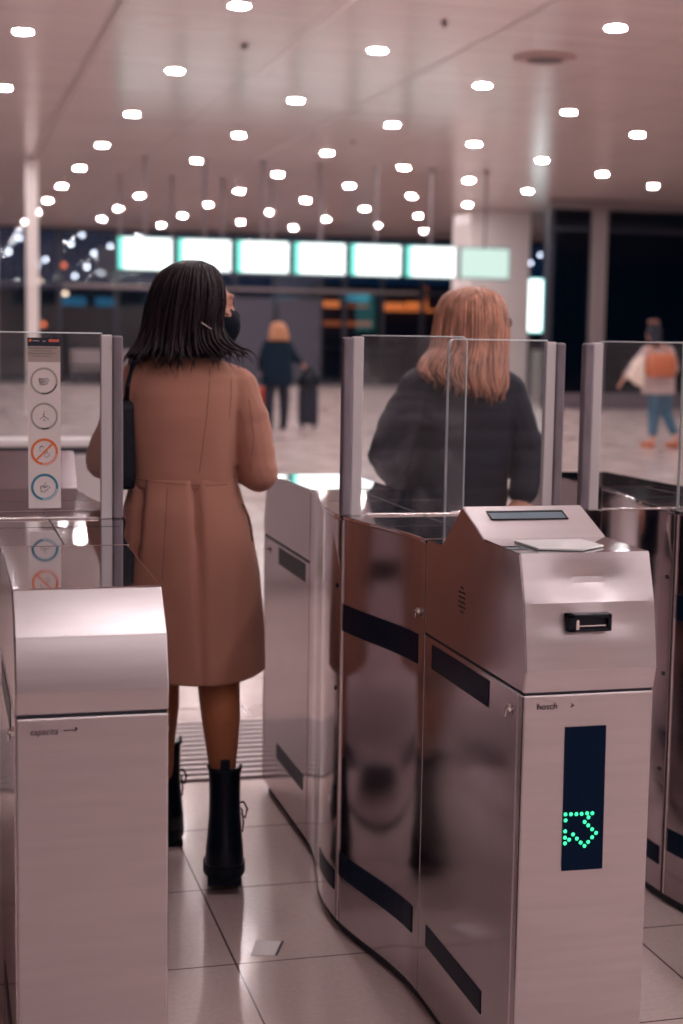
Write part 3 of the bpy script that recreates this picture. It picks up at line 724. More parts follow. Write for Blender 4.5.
for i, (cz, m, acc) in enumerate(((1.385,'grey_print','sticker_dark'),(1.3035,'grey_print','sticker_dark'),(1.2205,'orange_print','pink_print'),(1.138,'blue_print','pale_print'))):
    cx = .2405
    sp('pictogram_ring', ringm(cx, cz, RR-.0058 if i > 1 else RR-.0046, RR), m)
    if i < 2: sp('ring_text', ringm(cx, cz, RR-.0036, RR-.0012, -1.75, -.25 if i == 0 else -1.2, dy=.0006), acc)
    else: sp('ring_text', ringm(cx, cz, RR-.0046, RR-.0008, -1.75, -.15, dy=.0006), acc)
    if i == 0: L_ = [[(cx-.012,cz+.006),(cx+.010,cz+.005),(cx+.013,cz+.001),(cx+.006,cz-.001),(cx+.008,cz-.005),(cx-.001,cz-.009),(cx-.009,cz-.006),(cx-.012,cz+.006)],[(cx-.009,cz+.003),(cx+.004,cz+.002)],[(cx-.009,cz),(cx+.003,cz-.001)],[(cx-.008,cz-.003),(cx+.002,cz-.005)]]
    elif i == 1: L_ = [[(cx,cz+.012),(cx-.001,cz+.002),(cx+.001,cz-.002)],[(cx-.001,cz),(cx-.010,cz-.007)],[(cx+.001,cz),(cx+.011,cz-.008)],[(cx-.002,cz-.009),(cx,cz-.011),(cx+.002,cz-.009),(cx,cz-.007),(cx-.002,cz-.009)],[(cx-.003,cz+.005),(cx-.001,cz+.001)]]
    elif i == 2: L_ = [[(cx-.010,cz+.001),(cx-.011,cz+.010),(cx-.006,cz+.013),(cx-.001,cz+.011)],[(cx-.010,cz+.012),(cx-.004,cz+.014)],[(cx+.002,cz-.002),(cx+.010,cz-.003),(cx+.012,cz-.008),(cx+.006,cz-.013),(cx,cz-.011),(cx+.001,cz-.005)],[(cx+.004,cz+.002),(cx+.007,cz)]]
    else: L_ = [[(cx-.010,cz+.001),(cx-.004,cz+.004),(cx+.002,cz+.001),(cx+.006,cz+.003),(cx+.013,cz-.001),(cx+.006,cz-.006),(cx-.002,cz-.012),(cx-.008,cz-.010),(cx-.010,cz+.001)],[(cx-.006,cz),(cx,cz-.001),(cx+.005,cz-.001)],[(cx+.002,cz+.012),(cx-.001,cz+.007),(cx+.003,cz+.006)]]
    sp('drawing', lines(L_), 'sticker_dark' if i != 1 else 'ink')
    if i == 2:
        q = (RR-.004)*.7071; bm = bmesh.new(); w = .0022
        prism(bm, [(cx-q-w*.7,cz-q+w*.7),(cx-q+w*.7,cz-q-w*.7),(cx+q+w*.7,cz+q-w*.7),(cx+q-w*.7,cz+q+w*.7)], ys-.0026, ys-.0020, 0, 'Y'); sp('slash', bm, 'orange_print')
#PART3
# ------------------------------------------------------------------ people
def head_shapes(bm, c, yaw, s=1.0):
    c = Vector(c); R3 = Matrix.Rotation(yaw, 3, 'Z')
    def P(x, y, z): return c + R3 @ Vector((x*s, y*s, z*s))
    def E_(p, r, sub=3): ell(bm, P(*p), tuple(q*s for q in r), R3, sub)
    E_((0,-.008,.018), (.073,.091,.086)); E_((0,.028,-.030), (.057,.066,.078)); E_((0,.062,-.088), (.026,.024,.020))
    for sx in (-1,1):
        E_((sx*.028,.078,.030), (.025,.012,.008), 2); E_((sx*.036,.062,-.022), (.020,.018,.018), 2)
        E_((sx*.073,-.004,-.006), (.009,.019,.030), 2); E_((sx*.030,.079,.010), (.013,.010,.008), 2)
        E_((sx*.010,.100,-.031), (.008,.009,.007), 2)
    chain(bm, [P(0,.088,.018), P(0,.100,-.008), P(0,.111,-.026)], [.008*s,.009*s,.011*s], 10)
    E_((0,.088,-.054), (.022,.010,.006), 2); E_((0,.086,-.063), (.019,.010,.006), 2)
    return P
def hand(bm, w, d, n, s=1.0, curl=.5, side=1):
    """w wrist, d pointing direction, n back-of-hand normal"""
    w, d, n = Vector(w), Vector(d).normalized(), Vector(n).normalized(); n = (n - d*n.dot(d)).normalized(); x = d.cross(n)*side
    R3 = Matrix((x, d, n)).transposed()
    ell(bm, w+d*.048*s, (.040*s,.050*s,.015*s), R3, 3)
    for i, (off, L) in enumerate(((-.028,.066),(-.010,.076),(.009,.070),(.027,.055))):
        p = w + d*.088*s + x*off*s; dd = d.copy(); pts = [p - d*.02*s]
        for k in range(3):
            dd = (Matrix.Rotation(-curl*(.45+.25*k)*side, 3, x) @ dd) ; pts.append(pts[-1] + dd*L*s*(.42 if k == 0 else .30))
        chain(bm, pts, [.0095*s,.0088*s,.008*s,.0068*s], 8)
    p = w + d*.030*s - x*.034*s
    chain(bm, [p, p + (d*.6 - x*.6)*.035*s - n*.005*s, p + (d*.95 - x*.4)*.058*s - n*.014*s], [.012*s,.010*s,.008*s], 8)
def body(root, J, m, voxel=.005, yaw=0, hs=1.0, fingers=True):
    bm = bmesh.new(); P = head_shapes(bm, J['head'], yaw, hs)
    hd, nk = Vector(J['head']), Vector(J['neck'])
    chain(bm, [P(0,-.022,-.05), nk + Vector((0,0,.01)), nk - Vector((0,0,.05))], [.050*hs,.053*hs,.062*hs])
    pe = (Vector(J['hipL'])+Vector(J['hipR']))/2
    k = J.get('w', 1.0)
    loft(bm, [ering(nk.x+(pe.x-nk.x)*t, nk.y+(pe.y-nk.y)*t, nk.z-.02+(pe.z-.08-nk.z)*t, rx*k, ry*k) for t, rx, ry in ((0,.07,.06),(.08,.14,.085),(.2,.155,.105),(.45,.135,.10),(.62,.118,.092),(.82,.15,.11),(1,.13,.10))])
    for q in 'LR':
        chain(bm, [J['sh'+q], J['el'+q], J['wr'+q]], [.048*k,.038*k,.026*k])
        chain(bm, [nk - Vector((0,0,.04)), J['sh'+q]], [.055*k,.048*k])
        e, w_ = Vector(J['el'+q]), Vector(J['wr'+q])
        if fingers: hand(bm, w_, w_-e, J.get('n'+q, (0,0,1)), 1.0, J.get('curl', .6), 1 if q == 'R' else -1)
        else: ell(bm, w_+(w_-e).normalized()*.06, (.035,.035,.05), None, 2)
        h_, kn, an = (Vector(J[a+q]) for a in ('hip','kn','an'))
        calf = kn.lerp(an, .22) + Vector((0,-.012,0))
        chain(bm, [h_, h_.lerp(kn,.5), kn, calf, kn.lerp(an,.58), an], [.080*k,.074*k,.064*k,.059*k,.040*k,.033*k])
        f = Vector(J.get('ft'+q, (0,1,0))).normalized()
        chain(bm, [an - Vector((0,0,.035)) - f*.02, an + f*.09 + Vector((0,0,-.055)), an + f*.15 + Vector((0,0,-.062))], [.034,.030,.022], 10)
    o = obj('body', remesh(bm, voxel, 5), m, root, smooth=True)
    return o, P
def hair(root, tab, m_shell, m_strand, n=260, r=.0036, seed=1, flare=None, skip=None, wave=.004, ext=(.0,.05), voxel=.006):
    """tab rows: z,x0,x1,y0,y1 from crown to tips"""
    R = random.Random(seed)
    def at(t, a, off=0.0):
        f = t*(len(tab)-1); i = min(int(f), len(tab)-2); g = f-i
        z, x0, x1, y0, y1 = (tab[i][k]*(1-g)+tab[i+1][k]*g for k in range(5))
        cx, cy = (x0+x1)/2, (y0+y1)/2; rx, ry = (x1-x0)/2+off, (y1-y0)/2+off
        return Vector((cx+rx*math.cos(a), cy+ry*math.sin(a), z))
    bm = bmesh.new()
    loft(bm, [[at(t/24, 2*PI*k/40, -.006) for k in range(40)] for t in range(25)])
    h = obj('hair', bm, m_shell, root, smooth=True)
    bm = bmesh.new()
    for q in range(n):
        a = 2*PI*(q+R.random())/n; L = 1 + R.uniform(*ext); ph = R.uniform(0, 6.28); pts, rr = [], []
        off = R.uniform(-.004,.004); da = R.uniform(-.12,.12); N = 16
        for k in range(N+1):
            t = L*k/N
            if skip and skip(a, t): break
            tt = min(t, 1); p = at(tt, a + da*tt + .03*math.sin(5*tt+ph), off + wave*math.sin(7*tt+ph)*tt)
            if k == 0: p.z += .002
            if t > 1: p = p + Vector((R.uniform(-.01,.01), R.uniform(-.01,.01), -(t-1)*.5))
            if flare: p = p + flare(a, t, R)
            pts.append(p); rr.append(r*(.6+.9*math.sin(PI*min(1, .12+.78*tt)))*(1 if t < 1 else .55))
        if len(pts) > 3: rr[-1] *= .25; tube(bm, pts, rr, 5)
    s = sub('strands', bm, m_strand, h, smooth=True)
    return h
def px1(x, y): return (.648+(x-195)*.00262, 1.683-(y-262)*.002586)
def seams(name, o, lines_, m, root, r=.0011):
    """thin stitched lines laid on the back of a garment, found by casting onto it"""
    bm0 = bmesh.new(); bm0.from_mesh(o.data); bmesh.ops.translate(bm0, vec=root.location, verts=bm0.verts[:]); tree = BVHTree.FromBMesh(bm0)
    for ln in lines_:
        bm = bmesh.new(); pts = []
        for i in range(len(ln)-1):
            for k in range(8):
                x = ln[i][0]+(ln[i+1][0]-ln[i][0])*k/8; z = ln[i][1]+(ln[i+1][1]-ln[i][1])*k/8
                h, nn, _, _ = tree.ray_cast(Vector((x, 3.0, z)), Vector((0,1,0)))
                if h: pts.append(h + Vector((0,.0003,0)))
        if len(pts) > 2: tube(bm, pts, r, 5); obj(name, bm, m, root)
        else: bm.free()
    bm0.free()
def boot(root, x, yh, pitch=0.0, yaw=0.0, s=1.0):
    """ankle boot with the heel back at (x,yh)"""
    Mx = Matrix.Translation((x, yh, 0)) @ Matrix.Rotation(yaw, 4, 'Z') @ Matrix.Translation((0,.25,0)) @ Matrix.Rotation(-pitch, 4, 'X') @ Matrix.Translation((0,-.25,0))
    bm = bmesh.new()
    rings = [(.050,.034,.052,.054),(.09,.037,.051,.060),(.13,.045,.047,.058),(.18,.052,.043,.054),(.23,.056,.042,.052),(.275,.058,.043,.053),(.305,.060,.044,.054)]
    loft(bm, [ering(0, cy+.012, z, rx, ry, 28) for z, cy, rx, ry in rings])
    chain(bm, [(0,.055,.075),(0,.13,.075),(0,.20,.062),(0,.225,.058)], [.044,.045,.040,.033])
    ell(bm, (0,.05,.07), (.047,.050,.045))
    bm = remesh(bm, .004, 3); bmesh.ops.transform(bm, matrix=Mx, verts=bm.verts[:])
    b = obj('boot', bm, M['leather'], root, smooth=True, label='chunky black leather lace-up boot')
    def footp(k, w=0.0):
        out = []
        for i in range(28):
            a = 2*PI*i/28; c_, s_ = math.cos(a), math.sin(a); y = .128 + (.132+w)*s_
            wd = (.053 + .003*math.sin(y*22)) + w
            out.append((math.copysign(abs(c_)**.75, c_)*wd, y))
        return out
    bm = bmesh.new(); prism(bm, footp(0, .003), .018, .050, .004); 
    for (a, c) in ((.004,.095),(.125,.255)):
        n = 5
        for i in range(n):
            y0 = a+(c-a)*i/n; box(bm, -.045, .045, y0, y0+(c-a)/n*.66, 0, .020, .002)
    bmesh.ops.transform(bm, matrix=Mx, verts=bm.verts[:]); sub('sole', bm, M['sole'], b)
    bm = bmesh.new(); box(bm, -.013,.013,.004,.009,.27,.336,.002); box(bm, -.013,.013,.010,.015,.27,.336,.002); box(bm, -.013,.013,.004,.015,.331,.338,.003)
    bmesh.ops.transform(bm, matrix=Mx, verts=bm.verts[:]); sub('pull_tab', bm, M['sole'], b)
    bm = bmesh.new(); loft(bm, [[Vector((sx*.5*wd, (cy+.012-ry)-.003+.006*abs(sx)**2+dy, z)) for sx, dy in ((-1,0),(-.5,0),(0,0),(.5,0),(1,0),(1,.006),(0,.006),(-1,.006))] for z, cy, rx, ry, wd in ((.10,.035,.046,.058,.034),(.18,.052,.040,.052,.026),(.24,.057,.042,.052,.024),(.302,.060,.044,.054,.027))])
    bmesh.ops.transform(bm, matrix=Mx, verts=bm.verts[:]); sub('back_strip', bm, M['leather'], b)
    bm = bmesh.new(); tube(bm, [(-.044,.075,.312),(-.040,.03,.308),(-.02,.008,.306),(0,.004,.306),(.02,.008,.306),(.040,.03,.308),(.044,.075,.312)], .005, 8)
    bmesh.ops.transform(bm, matrix=Mx, verts=bm.verts[:]); sub('collar_piping', bm, M['sole'], b)
    bm = bmesh.new()
    for i in range(6): z = .12+i*.036; tube(bm, [(-.03,.108-.01*(i>1),z),(0,.118-.008*(i>1),z+.006),(.03,.108-.01*(i>1),z+.012)], .0022, 6)
    tube(bm, [(.030,.095,.205),(.052,.080,.212),(.062,.070,.195),(.056,.072,.170),(.046,.080,.180)], .0028, 6)
    tube(bm, [(.030,.095,.205),(.048,.085,.190),(.052,.080,.155),(.049,.082,.130)], .0024, 6)
    bmesh.ops.transform(bm, matrix=Mx, verts=bm.verts[:]); sub('laces', bm, M['sole'], b)
    return b

# ---- woman in the camel coat, walking away through the open lane
W1 = thing('person', 'woman in camel coat, black face mask and black boots walking away through the open gate', 'person', (.68,4.2,0))
J = dict(head=(.688,4.175,1.572), neck=(.650,4.165,1.44), shL=(.525,4.16,1.375), elL=(.432,4.235,1.145), wrL=(.505,4.45,1.17), shR=(.790,4.16,1.37), elR=(.842,4.12,1.120), wrR=(.775,4.36,1.175),
         hipL=(.600,4.18,.90), knL=(.605,4.34,.52), anL=(.632,4.435,.125), hipR=(.725,4.16,.90), knR=(.738,4.115,.545), anR=(.748,4.048,.150), nL=(-.3,0,1), nR=(.3,0,1), w=.92)
bd, P1 = body(W1, J, [M['skin'], M['tan_leg'], M['dark_tights']], .005, math.radians(-72))
for p in bd.data.polygons:
    z = p.center.z
    if z < .95: p.material_index = 1
# bodice, shoulders and sleeves in one surface, skirt with a box pleat below the waist seam
def coat_top():
    bm = bmesh.new()
    T = [(1.085,.646,4.150,.142,.098),(1.14,.643,4.150,.141,.100),(1.20,.640,4.152,.144,.104),(1.28,.640,4.155,.150,.108),(1.34,.645,4.158,.158,.106),(1.385,.652,4.16,.150,.096),(1.415,.655,4.163,.118,.080),(1.438,.655,4.166,.080,.066),(1.452,.653,4.168,.066,.060)]
    loft(bm, [ering(cx, cy, z, rx, ry, 48, p=2.25) for z, cx, cy, rx, ry in T])
    chain(bm, [(.53,4.16,1.375),(.480,4.185,1.27),(.436,4.235,1.150),(.47,4.36,1.150),(.50,4.43,1.165)], [.058,.056,.052,.047,.044])
    chain(bm, [(.60,4.16,1.395),(.53,4.16,1.375)], [.055,.058])
    chain(bm, [(.79,4.16,1.355),(.826,4.145,1.26),(.846,4.115,1.125),(.818,4.26,1.135),(.785,4.34,1.170)], [.060,.056,.053,.047,.044])
    chain(bm, [(.71,4.16,1.385),(.79,4.16,1.355)], [.055,.060])
    bm = remesh(bm, .0055, 5)
    # cloth creases at the elbows and across the back
    for v in bm.verts:
        n = noise.noise(Vector((v.co.x*9, v.co.y*9, v.co.z*22)))
        k = .0045 if (v.co.x > .79 or v.co.x < .50) else .0018
        v.co += v.normal*n*k
    return bm
def skirt(bm):
    T = [(1.112,.646,4.150,.146,.101),(1.095,.646,4.150,.148,.104),(1.03,.648,4.153,.166,.124),(.95,.656,4.158,.182,.142),(.85,.668,4.162,.190,.152),(.75,.675,4.166,.192,.158),(.68,.679,4.170,.193,.162),(.60,.681,4.172,.193,.165),(.575,.681,4.173,.193,.166)]
    N = 120
    def ring(row, inset=0):
        z, cx, cy, rx, ry = row; fade = max(0, min(1, (z-.72)/.30)); out = []
        for k in range(N):
            a = 2*PI*k/N; x = math.cos(a); y = math.sin(a); g = 1.0
            X = cx+x*rx; drop = (1.11-z)
            if y < 0:
                for e, w_, dp in ((.526-drop*.10,.010,.16),(.658+drop*.03,.010,.22)):
                    g -= dp*(.35+.65*fade)*math.exp(-((X-e)/w_)**2)
                if .526-drop*.10 < X < .658+drop*.03: g += .07*fade
                g -= .012*fade*math.exp(-((X-(.588-drop*.06))/.006)**2)
            g += .010*math.sin(5*a+1.3+z*3)*(1-fade*.6)*min(1, drop*3) + .006*math.sin(9*a+z*6)*min(1, drop*2)
            zz = z + (.012*math.sin(a-.4) + .014*max(0, x)**2 if z < .6 else 0)
            out.append(Vector((cx+x*(rx*g-inset), cy+y*(ry*g-inset), zz)))
        return out
    rows = []
    for i in range(len(T)-1):
        for k in range(5): rows.append(tuple(T[i][j]+(T[i+1][j]-T[i][j])*k/5 for j in range(5)))
    rows.append(T[-1])
    loft(bm, [ring(r_) for r_ in rows] + [ring(T[-1], .004)] + [ring(r_, .006) for r_ in rows[::-1][1:30]], cap=True)
bm = coat_top(); skirt(bm)
coat = obj('coat', bm, M['coat'], W1, smooth=True)
seams('seam', coat, [[px1(133,364), px1(137,420), px1(140,480)], [px1(216,368), px1(210,425), px1(203,482)], [px1(239,372), px1(236,425)], [px1(133,482), px1(160,484), px1(200,488), px1(240,488)], [px1(171,490), px1(167,540), px1(165,590)], [px1(258,400), px1(262,440), px1(258,480)]], M['coat_seam'], W1)
bm = bmesh.new(); tube(bm, [(.796,4.090,1.045),(.812,4.090,1.01),(.822,4.100,.975),(.826,4.10,.94)], .0035, 6); obj('pocket_edge', bm, M['coat_seam'], W1)
bm = bmesh.new(); loft(bm, [ering(.653,4.168,z,rx,ry,32) for z, rx, ry in ((1.435,.074,.064),(1.462,.066,.060),(1.468,.062,.056),(1.462,.058,.052),(1.44,.056,.050))], cap=False); obj('collar', bm, M['coat'], W1, smooth=True)
bm = bmesh.new()
for x, l in ((.765,.070),(.788,.085)): tube(bm, [(x,4.22,.62),(x+.002,4.215,.58),(x+.006,4.21,.62-l)], .0022, 6); ell(bm, (x+.006,4.21,.62-l-.006), (.004,.004,.010), sub=2)
obj('drawstring', bm, M['dark_tights'], W1)
tab1 = [(z, a+.021, b+.021, c, d) for z, a, b, c, d in [(1.690,.625,.668,4.135,4.19),(1.682,.597,.695,4.105,4.225),(1.662,.568,.716,4.080,4.250),(1.630,.546,.730,4.066,4.264),(1.59,.534,.734,4.060,4.268),(1.55,.527,.730,4.062,4.262),(1.51,.520,.726,4.068,4.250),(1.475,.512,.728,4.066,4.235),(1.450,.500,.738,4.052,4.215),(1.436,.492,.748,4.044,4.20)]]
def fl1(a, t, R):
    if t < .62: return Vector((0,0,0))
    k = (t-.62)**1.4; u = .55+.9*abs(math.sin(a*41.7)); c_ = math.cos(a)
    return Vector((.17*k*c_*(1.05*u if c_ > 0 else .30*u) + .03*k*math.sin(a*23), -.03*k*u, .07*k*max(0, c_)*u))
hair(W1, tab1, M['hair_dark'], M['hair_dark'], 380, .0034, 3, fl1, skip=lambda a, t: (math.cos(a) > .90 and t > .30), wave=.009, ext=(-.16,.09))
bm = bmesh.new(); R3 = Matrix.Rotation(math.radians(-72), 3, 'Z')
ell(bm, P1(0,.058,-.050), (.060,.064,.058), R3); ell(bm, P1(0,.105,-.030), (.018,.022,.026), R3, 2); ell(bm, P1(0,.080,-.088), (.032,.030,.024), R3, 2)
mk = obj('face_mask', remesh(bm, .004, 4), M['mask'], W1, smooth=True)
bm = bmesh.new()
for sx in (-1,1):
    for z in (-.02,-.07): tube(bm, [P1(sx*.056,.06,z), P1(sx*.072,.03,z*.7), P1(sx*.082,-.004,z*.35), P1(sx*.080,-.022,-.002)], .0018, 6)
sub('ear_loop', bm, M['mask'], mk)
bm = bmesh.new(); tube(bm, [(.672,4.044,1.530),(.684,4.044,1.522),(.702,4.050,1.512)], .0016, 6); obj('hair_clip', bm, M['chrome'], W1)  # adjuster of the face mask's strap, lying over the hair
bm = bmesh.new()
for sx in (-1,1): ell(bm, P1(sx*.030,.0855,.012), (.011,.006,.005), R3, 2)
obj('eyes', bm, M['hair_dark'], W1)
boot(W1, .727, 3.940, math.radians(7), -.16); boot(W1, .637, 4.375, 0, -.05)
hb = thing('shoulder_bag', 'black shoulder bag under the left arm of the woman in camel coat', 'bag', (.475,4.2,1.08))
bm = bmesh.new(); prism(bm, [(4.09,1.085),(4.31,1.085),(4.32,1.12),(4.29,1.31),(4.27,1.33),(4.12,1.33),(4.10,1.31),(4.08,1.12)], .448, .506, .010, 'X'); obj('bag_body', bm, M['black_plastic'], hb)
bm = bmesh.new(); tube(bm, [(.488,4.13,1.31),(.485,4.085,1.36),(.500,4.090,1.42),(.530,4.16,1.448),(.515,4.23,1.42),(.488,4.25,1.31)], .007, 8); obj('strap', bm, M['black_plastic'], hb)

# ---- blond woman in black quilted jacket in the next lane
W2 = thing('person', 'blond woman in black jacket seen from behind through the glass flaps', 'person', (1.61,4.72,0))
J = dict(head=(1.676,4.735,1.542), neck=(1.64,4.72,1.41), shL=(1.475,4.71,1.345), elL=(1.385,4.68,1.125), wrL=(1.48,4.87,1.02), shR=(1.780,4.71,1.34), elR=(1.843,4.665,1.115), wrR=(1.785,4.575,.995),
         hipL=(1.55,4.73,.88), knL=(1.55,4.73,.50), anL=(1.55,4.70,.11), hipR=(1.67,4.73,.88), knR=(1.68,4.80,.50), anR=(1.68,4.84,.11), curl=.9)
bd2, P2 = body(W2, J, [M['skin']], .005, math.radians(-66), .96)
bm = bmesh.new()
T = [(.80,1.61,.185,.135),(.92,1.61,.180,.135),(1.05,1.612,.172,.125),(1.18,1.615,.180,.125),(1.28,1.62,.185,.125),(1.34,1.625,.175,.110),(1.385,1.63,.14,.09),(1.42,1.64,.085,.075),(1.445,1.64,.07,.065)]
loft(bm, [ering(cx, 4.715, z, rx, ry, 40, p=2.3) for z, cx, rx, ry in T])
chain(bm, [(1.49,4.71,1.335),(1.43,4.695,1.24),(1.378,4.68,1.13),(1.43,4.78,1.07),(1.465,4.85,1.035)], [.072,.068,.064,.055,.048])
chain(bm, [(1.765,4.71,1.33),(1.81,4.695,1.23),(1.840,4.665,1.120),(1.815,4.61,1.05),(1.795,4.585,1.015)], [.072,.066,.060,.050,.044])
chain(bm, [(1.56,4.71,1.365),(1.49,4.71,1.335)], [.06,.07]); chain(bm, [(1.70,4.71,1.365),(1.765,4.71,1.33)], [.06,.07])
bm = remesh(bm, .006, 4)
for v in bm.verts:
    n = noise.noise(Vector((v.co.x*6, v.co.y*6, v.co.z*16)))
    v.co += v.normal*(.007*n + .0035*abs(math.sin(v.co.z*52)))
obj('jacket', bm, M['jacket'], W2, smooth=True)
bm = bmesh.new()
for q, x, y in (('L',1.55,4.73),('R',1.675,4.78)):
    h_, k_, a_ = J['hip'+q], J['kn'+q], J['an'+q]; chain(bm, [h_, k_, (a_[0],a_[1],.13)], [.095,.066,.052])
obj('trousers', remesh(bm, .006, 3), M['dark_trouser'], W2, smooth=True)
for q in 'LR':
    a_ = J['an'+q]; bm = bmesh.new(); chain(bm, [(a_[0],a_[1]-.03,.06),(a_[0],a_[1]+.08,.05),(a_[0],a_[1]+.16,.038)], [.045,.042,.034]); bm = remesh(bm, .005, 3)
    for v in bm.verts: v.co.z = max(v.co.z, .004)
    obj('shoe', bm, M['leather'], W2, smooth=True)
tab2 = [(1.658,1.640,1.690,4.69,4.76),(1.650,1.600,1.720,4.655,4.80),(1.628,1.570,1.750,4.63,4.825),(1.59,1.553,1.768,4.615,4.84),(1.54,1.545,1.774,4.605,4.84),(1.49,1.538,1.770,4.598,4.83),(1.45,1.530,1.766,4.59,4.81),(1.41,1.515,1.758,4.575,4.79),(1.37,1.520,1.752,4.57,4.77),(1.335,1.555,1.742,4.568,4.75),(1.315,1.58,1.730,4.575,4.74)]
def fl2(a, t, R):
    if t < .55: return Vector((0,0,0))
    k = t-.55
    return Vector((-.19*k*max(0, -math.cos(a))**.8*(1.0 if t < .85 else .9) + .02*k*math.sin(a*9), -.01*k, .10*k*max(0, -math.cos(a))))
def sk2(a, t):
    d = (a - math.radians(24)); d = (d+PI)%(2*PI)-PI
    return abs(d) < .55 and t > .30
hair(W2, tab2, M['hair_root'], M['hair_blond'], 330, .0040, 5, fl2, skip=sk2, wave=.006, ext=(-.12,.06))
R3 = Matrix.Rotation(math.radians(-66), 3, 'Z')
bm = bmesh.new()
for sx in (-1,1):
    for k in range(24):
        a, b_ = 2*PI*k/24, 2*PI*(k+1)/24
        tube(bm, [P2(sx*.034+.024*math.cos(a), .112, .008+.019*math.sin(a)), P2(sx*.034+.024*math.cos(b_), .112, .008+.019*math.sin(b_))], .0022, 5)
    tube(bm, [P2(sx*.058,.110,.012), P2(sx*.082,.085,.012), P2(sx*.088,-.01,.004)], .0022, 5)
tube(bm, [P2(-.010,.113,.012), P2(.010,.113,.012)], .002, 5)
obj('glasses', bm, M['lens'], W2)

# ---- far people in the hall
W3 = thing('person', 'distant blond person in dark navy coat standing with luggage in the hall', 'person', (5.23,24.1,0))
J = dict(head=(5.24,24.1,1.575), neck=(5.23,24.1,1.42), shL=(5.06,24.1,1.36), elL=(5.00,24.12,1.10), wrL=(5.02,24.25,.92), shR=(5.40,24.1,1.36), elR=(5.52,24.12,1.15), wrR=(5.64,24.18,1.06),
         hipL=(5.14,24.1,.88), knL=(5.10,24.08,.48), anL=(5.10,24.05,.10), hipR=(5.32,24.1,.88), knR=(5.36,24.14,.48), anR=(5.36,24.16,.10))
body(W3, J, M['skin'], .011, 0, 1.0, True)
bm = bmesh.new()
loft(bm, [ering(5.23, 24.1, z, rx, ry, 32, p=2.3) for z, rx, ry in ((.70,.25,.19),(.82,.26,.19),(1.0,.24,.17),(1.2,.225,.15),(1.32,.22,.14),(1.40,.13,.10),(1.46,.08,.08))])
chain(bm, [(5.08,24.1,1.35),(4.99,24.12,1.10),(5.01,24.22,.96)], [.085,.075,.06]); chain(bm, [(5.38,24.1,1.35),(5.51,24.12,1.15),(5.60,24.16,1.08)], [.085,.075,.06])
obj('coat', remesh(bm, .012, 4), M['navy_coat'], W3, smooth=True)
bm = bmesh.new()
for q in 'LR': chain(bm, [J['hip'+q], J['kn'+q], J['an'+q]], [.112,.085,.062]); a_ = J['an'+q]; chain(bm, [(a_[0],a_[1],.06),(a_[0],a_[1]+.15,.05)], [.055,.045])
bm = remesh(bm, .011, 3)
for v in bm.verts: v.co.z = max(v.co.z, .003)
obj('trousers', bm, M['dark_trouser'], W3, smooth=True)
hair(W3, [(1.69,5.20,5.28,24.06,24.14),(1.67,5.15,5.33,24.0,24.2),(1.60,5.12,5.36,23.97,24.2),(1.5,5.10,5.38,23.96,24.16),(1.42,5.09,5.39,23.95,24.12)], M['hair_far'], M['hair_far'], 60, .011, 6, None, lambda a, t: math.sin(a) > .6 and t > .3)
sc_ = thing('suitcase', 'dark upright trolley suitcase beside the distant person in navy', 'suitcase', (5.80,24.32,0))
bm = bmesh.new(); box(bm, 5.65,5.95,24.24,24.44,.07,.66,.03); obj('shell', bm, M['dark_trouser'], sc_)
for x in (5.70,5.90):
    bm = bmesh.new(); cyl(bm, (x-.02,24.34,.036), .035, .04, 'X', 16); box(bm, x-.025,x+.025,24.31,24.37,.05,.075); obj('wheel', bm, M['black_plastic'], sc_)
bm = bmesh.new(); tube(bm, [(5.72,24.43,.64),(5.72,24.43,.98),(5.88,24.43,.98),(5.88,24.43,.64)], .010, 8); obj('handle', bm, M['frame_dark'], sc_)
bm = bmesh.new(); loft(bm, [ering(5.80, 24.31, z, rx, ry, 24, p=2.6) for z, rx, ry in ((.668,.16,.09),(.72,.19,.105),(.82,.18,.105),(.91,.13,.08),(.97,.10,.06),(1.0,.05,.04))])
bm = remesh(bm, .012, 3); bg_ = thing('travel_bag', 'dark soft travel bag resting on top of the distant suitcase', 'bag', (5.80,24.31,.665)); obj('bag_body', bm, M['black_plastic'], bg_, smooth=True)
t = thing('suitcase', 'orange-red suitcase half hidden behind the distant person in navy', 'suitcase', (4.98,24.5,0))
bm = bmesh.new(); box(bm, 4.88,5.22,24.42,24.66,.06,.66,.04); obj('shell', bm, M['red_case'], t)
for x in (4.93,5.17): bm = bmesh.new(); cyl(bm, (x-.02,24.54,.031), .03, .04, 'X', 14); obj('wheel', bm, M['black_plastic'], t)
bm = bmesh.new(); tube(bm, [(5.0,24.54,.65),(5.0,24.54,.72),(5.1,24.54,.72),(5.1,24.54,.65)], .012, 6); obj('handle', bm, M['black_plastic'], t)

W4 = thing('person', 'distant walker in pale cardigan and blue jeans seen through the right glass', 'person', (9.86,19.95,0))
J = dict(head=(9.70,19.95,1.60), neck=(9.76,19.95,1.44), shL=(9.60,19.95,1.36), elL=(9.42,19.93,1.14), wrL=(9.27,19.98,.93), shR=(9.94,19.95,1.36), elR=(10.06,19.98,1.12), wrR=(10.00,20.15,.98),
         hipL=(9.76,19.95,.88), knL=(9.78,20.0,.48), anL=(9.73,19.92,.10), hipR=(9.92,19.95,.88), knR=(9.98,20.05,.50), anR=(10.10,19.9,.12), ftL=(-.5,.8,0), ftR=(-.5,.8,0))
body(W4, J, M['skin'], .011, .6, 1.0, True)
bm = bmesh.new()
loft(bm, [ering(9.80+.03*(1-z), 19.95, z, rx, ry, 32, p=2.3) for z, rx, ry in ((.76,.24,.17),(.9,.24,.17),(1.1,.215,.15),(1.25,.21,.14),(1.34,.20,.13),(1.41,.12,.10),(1.46,.08,.08))])
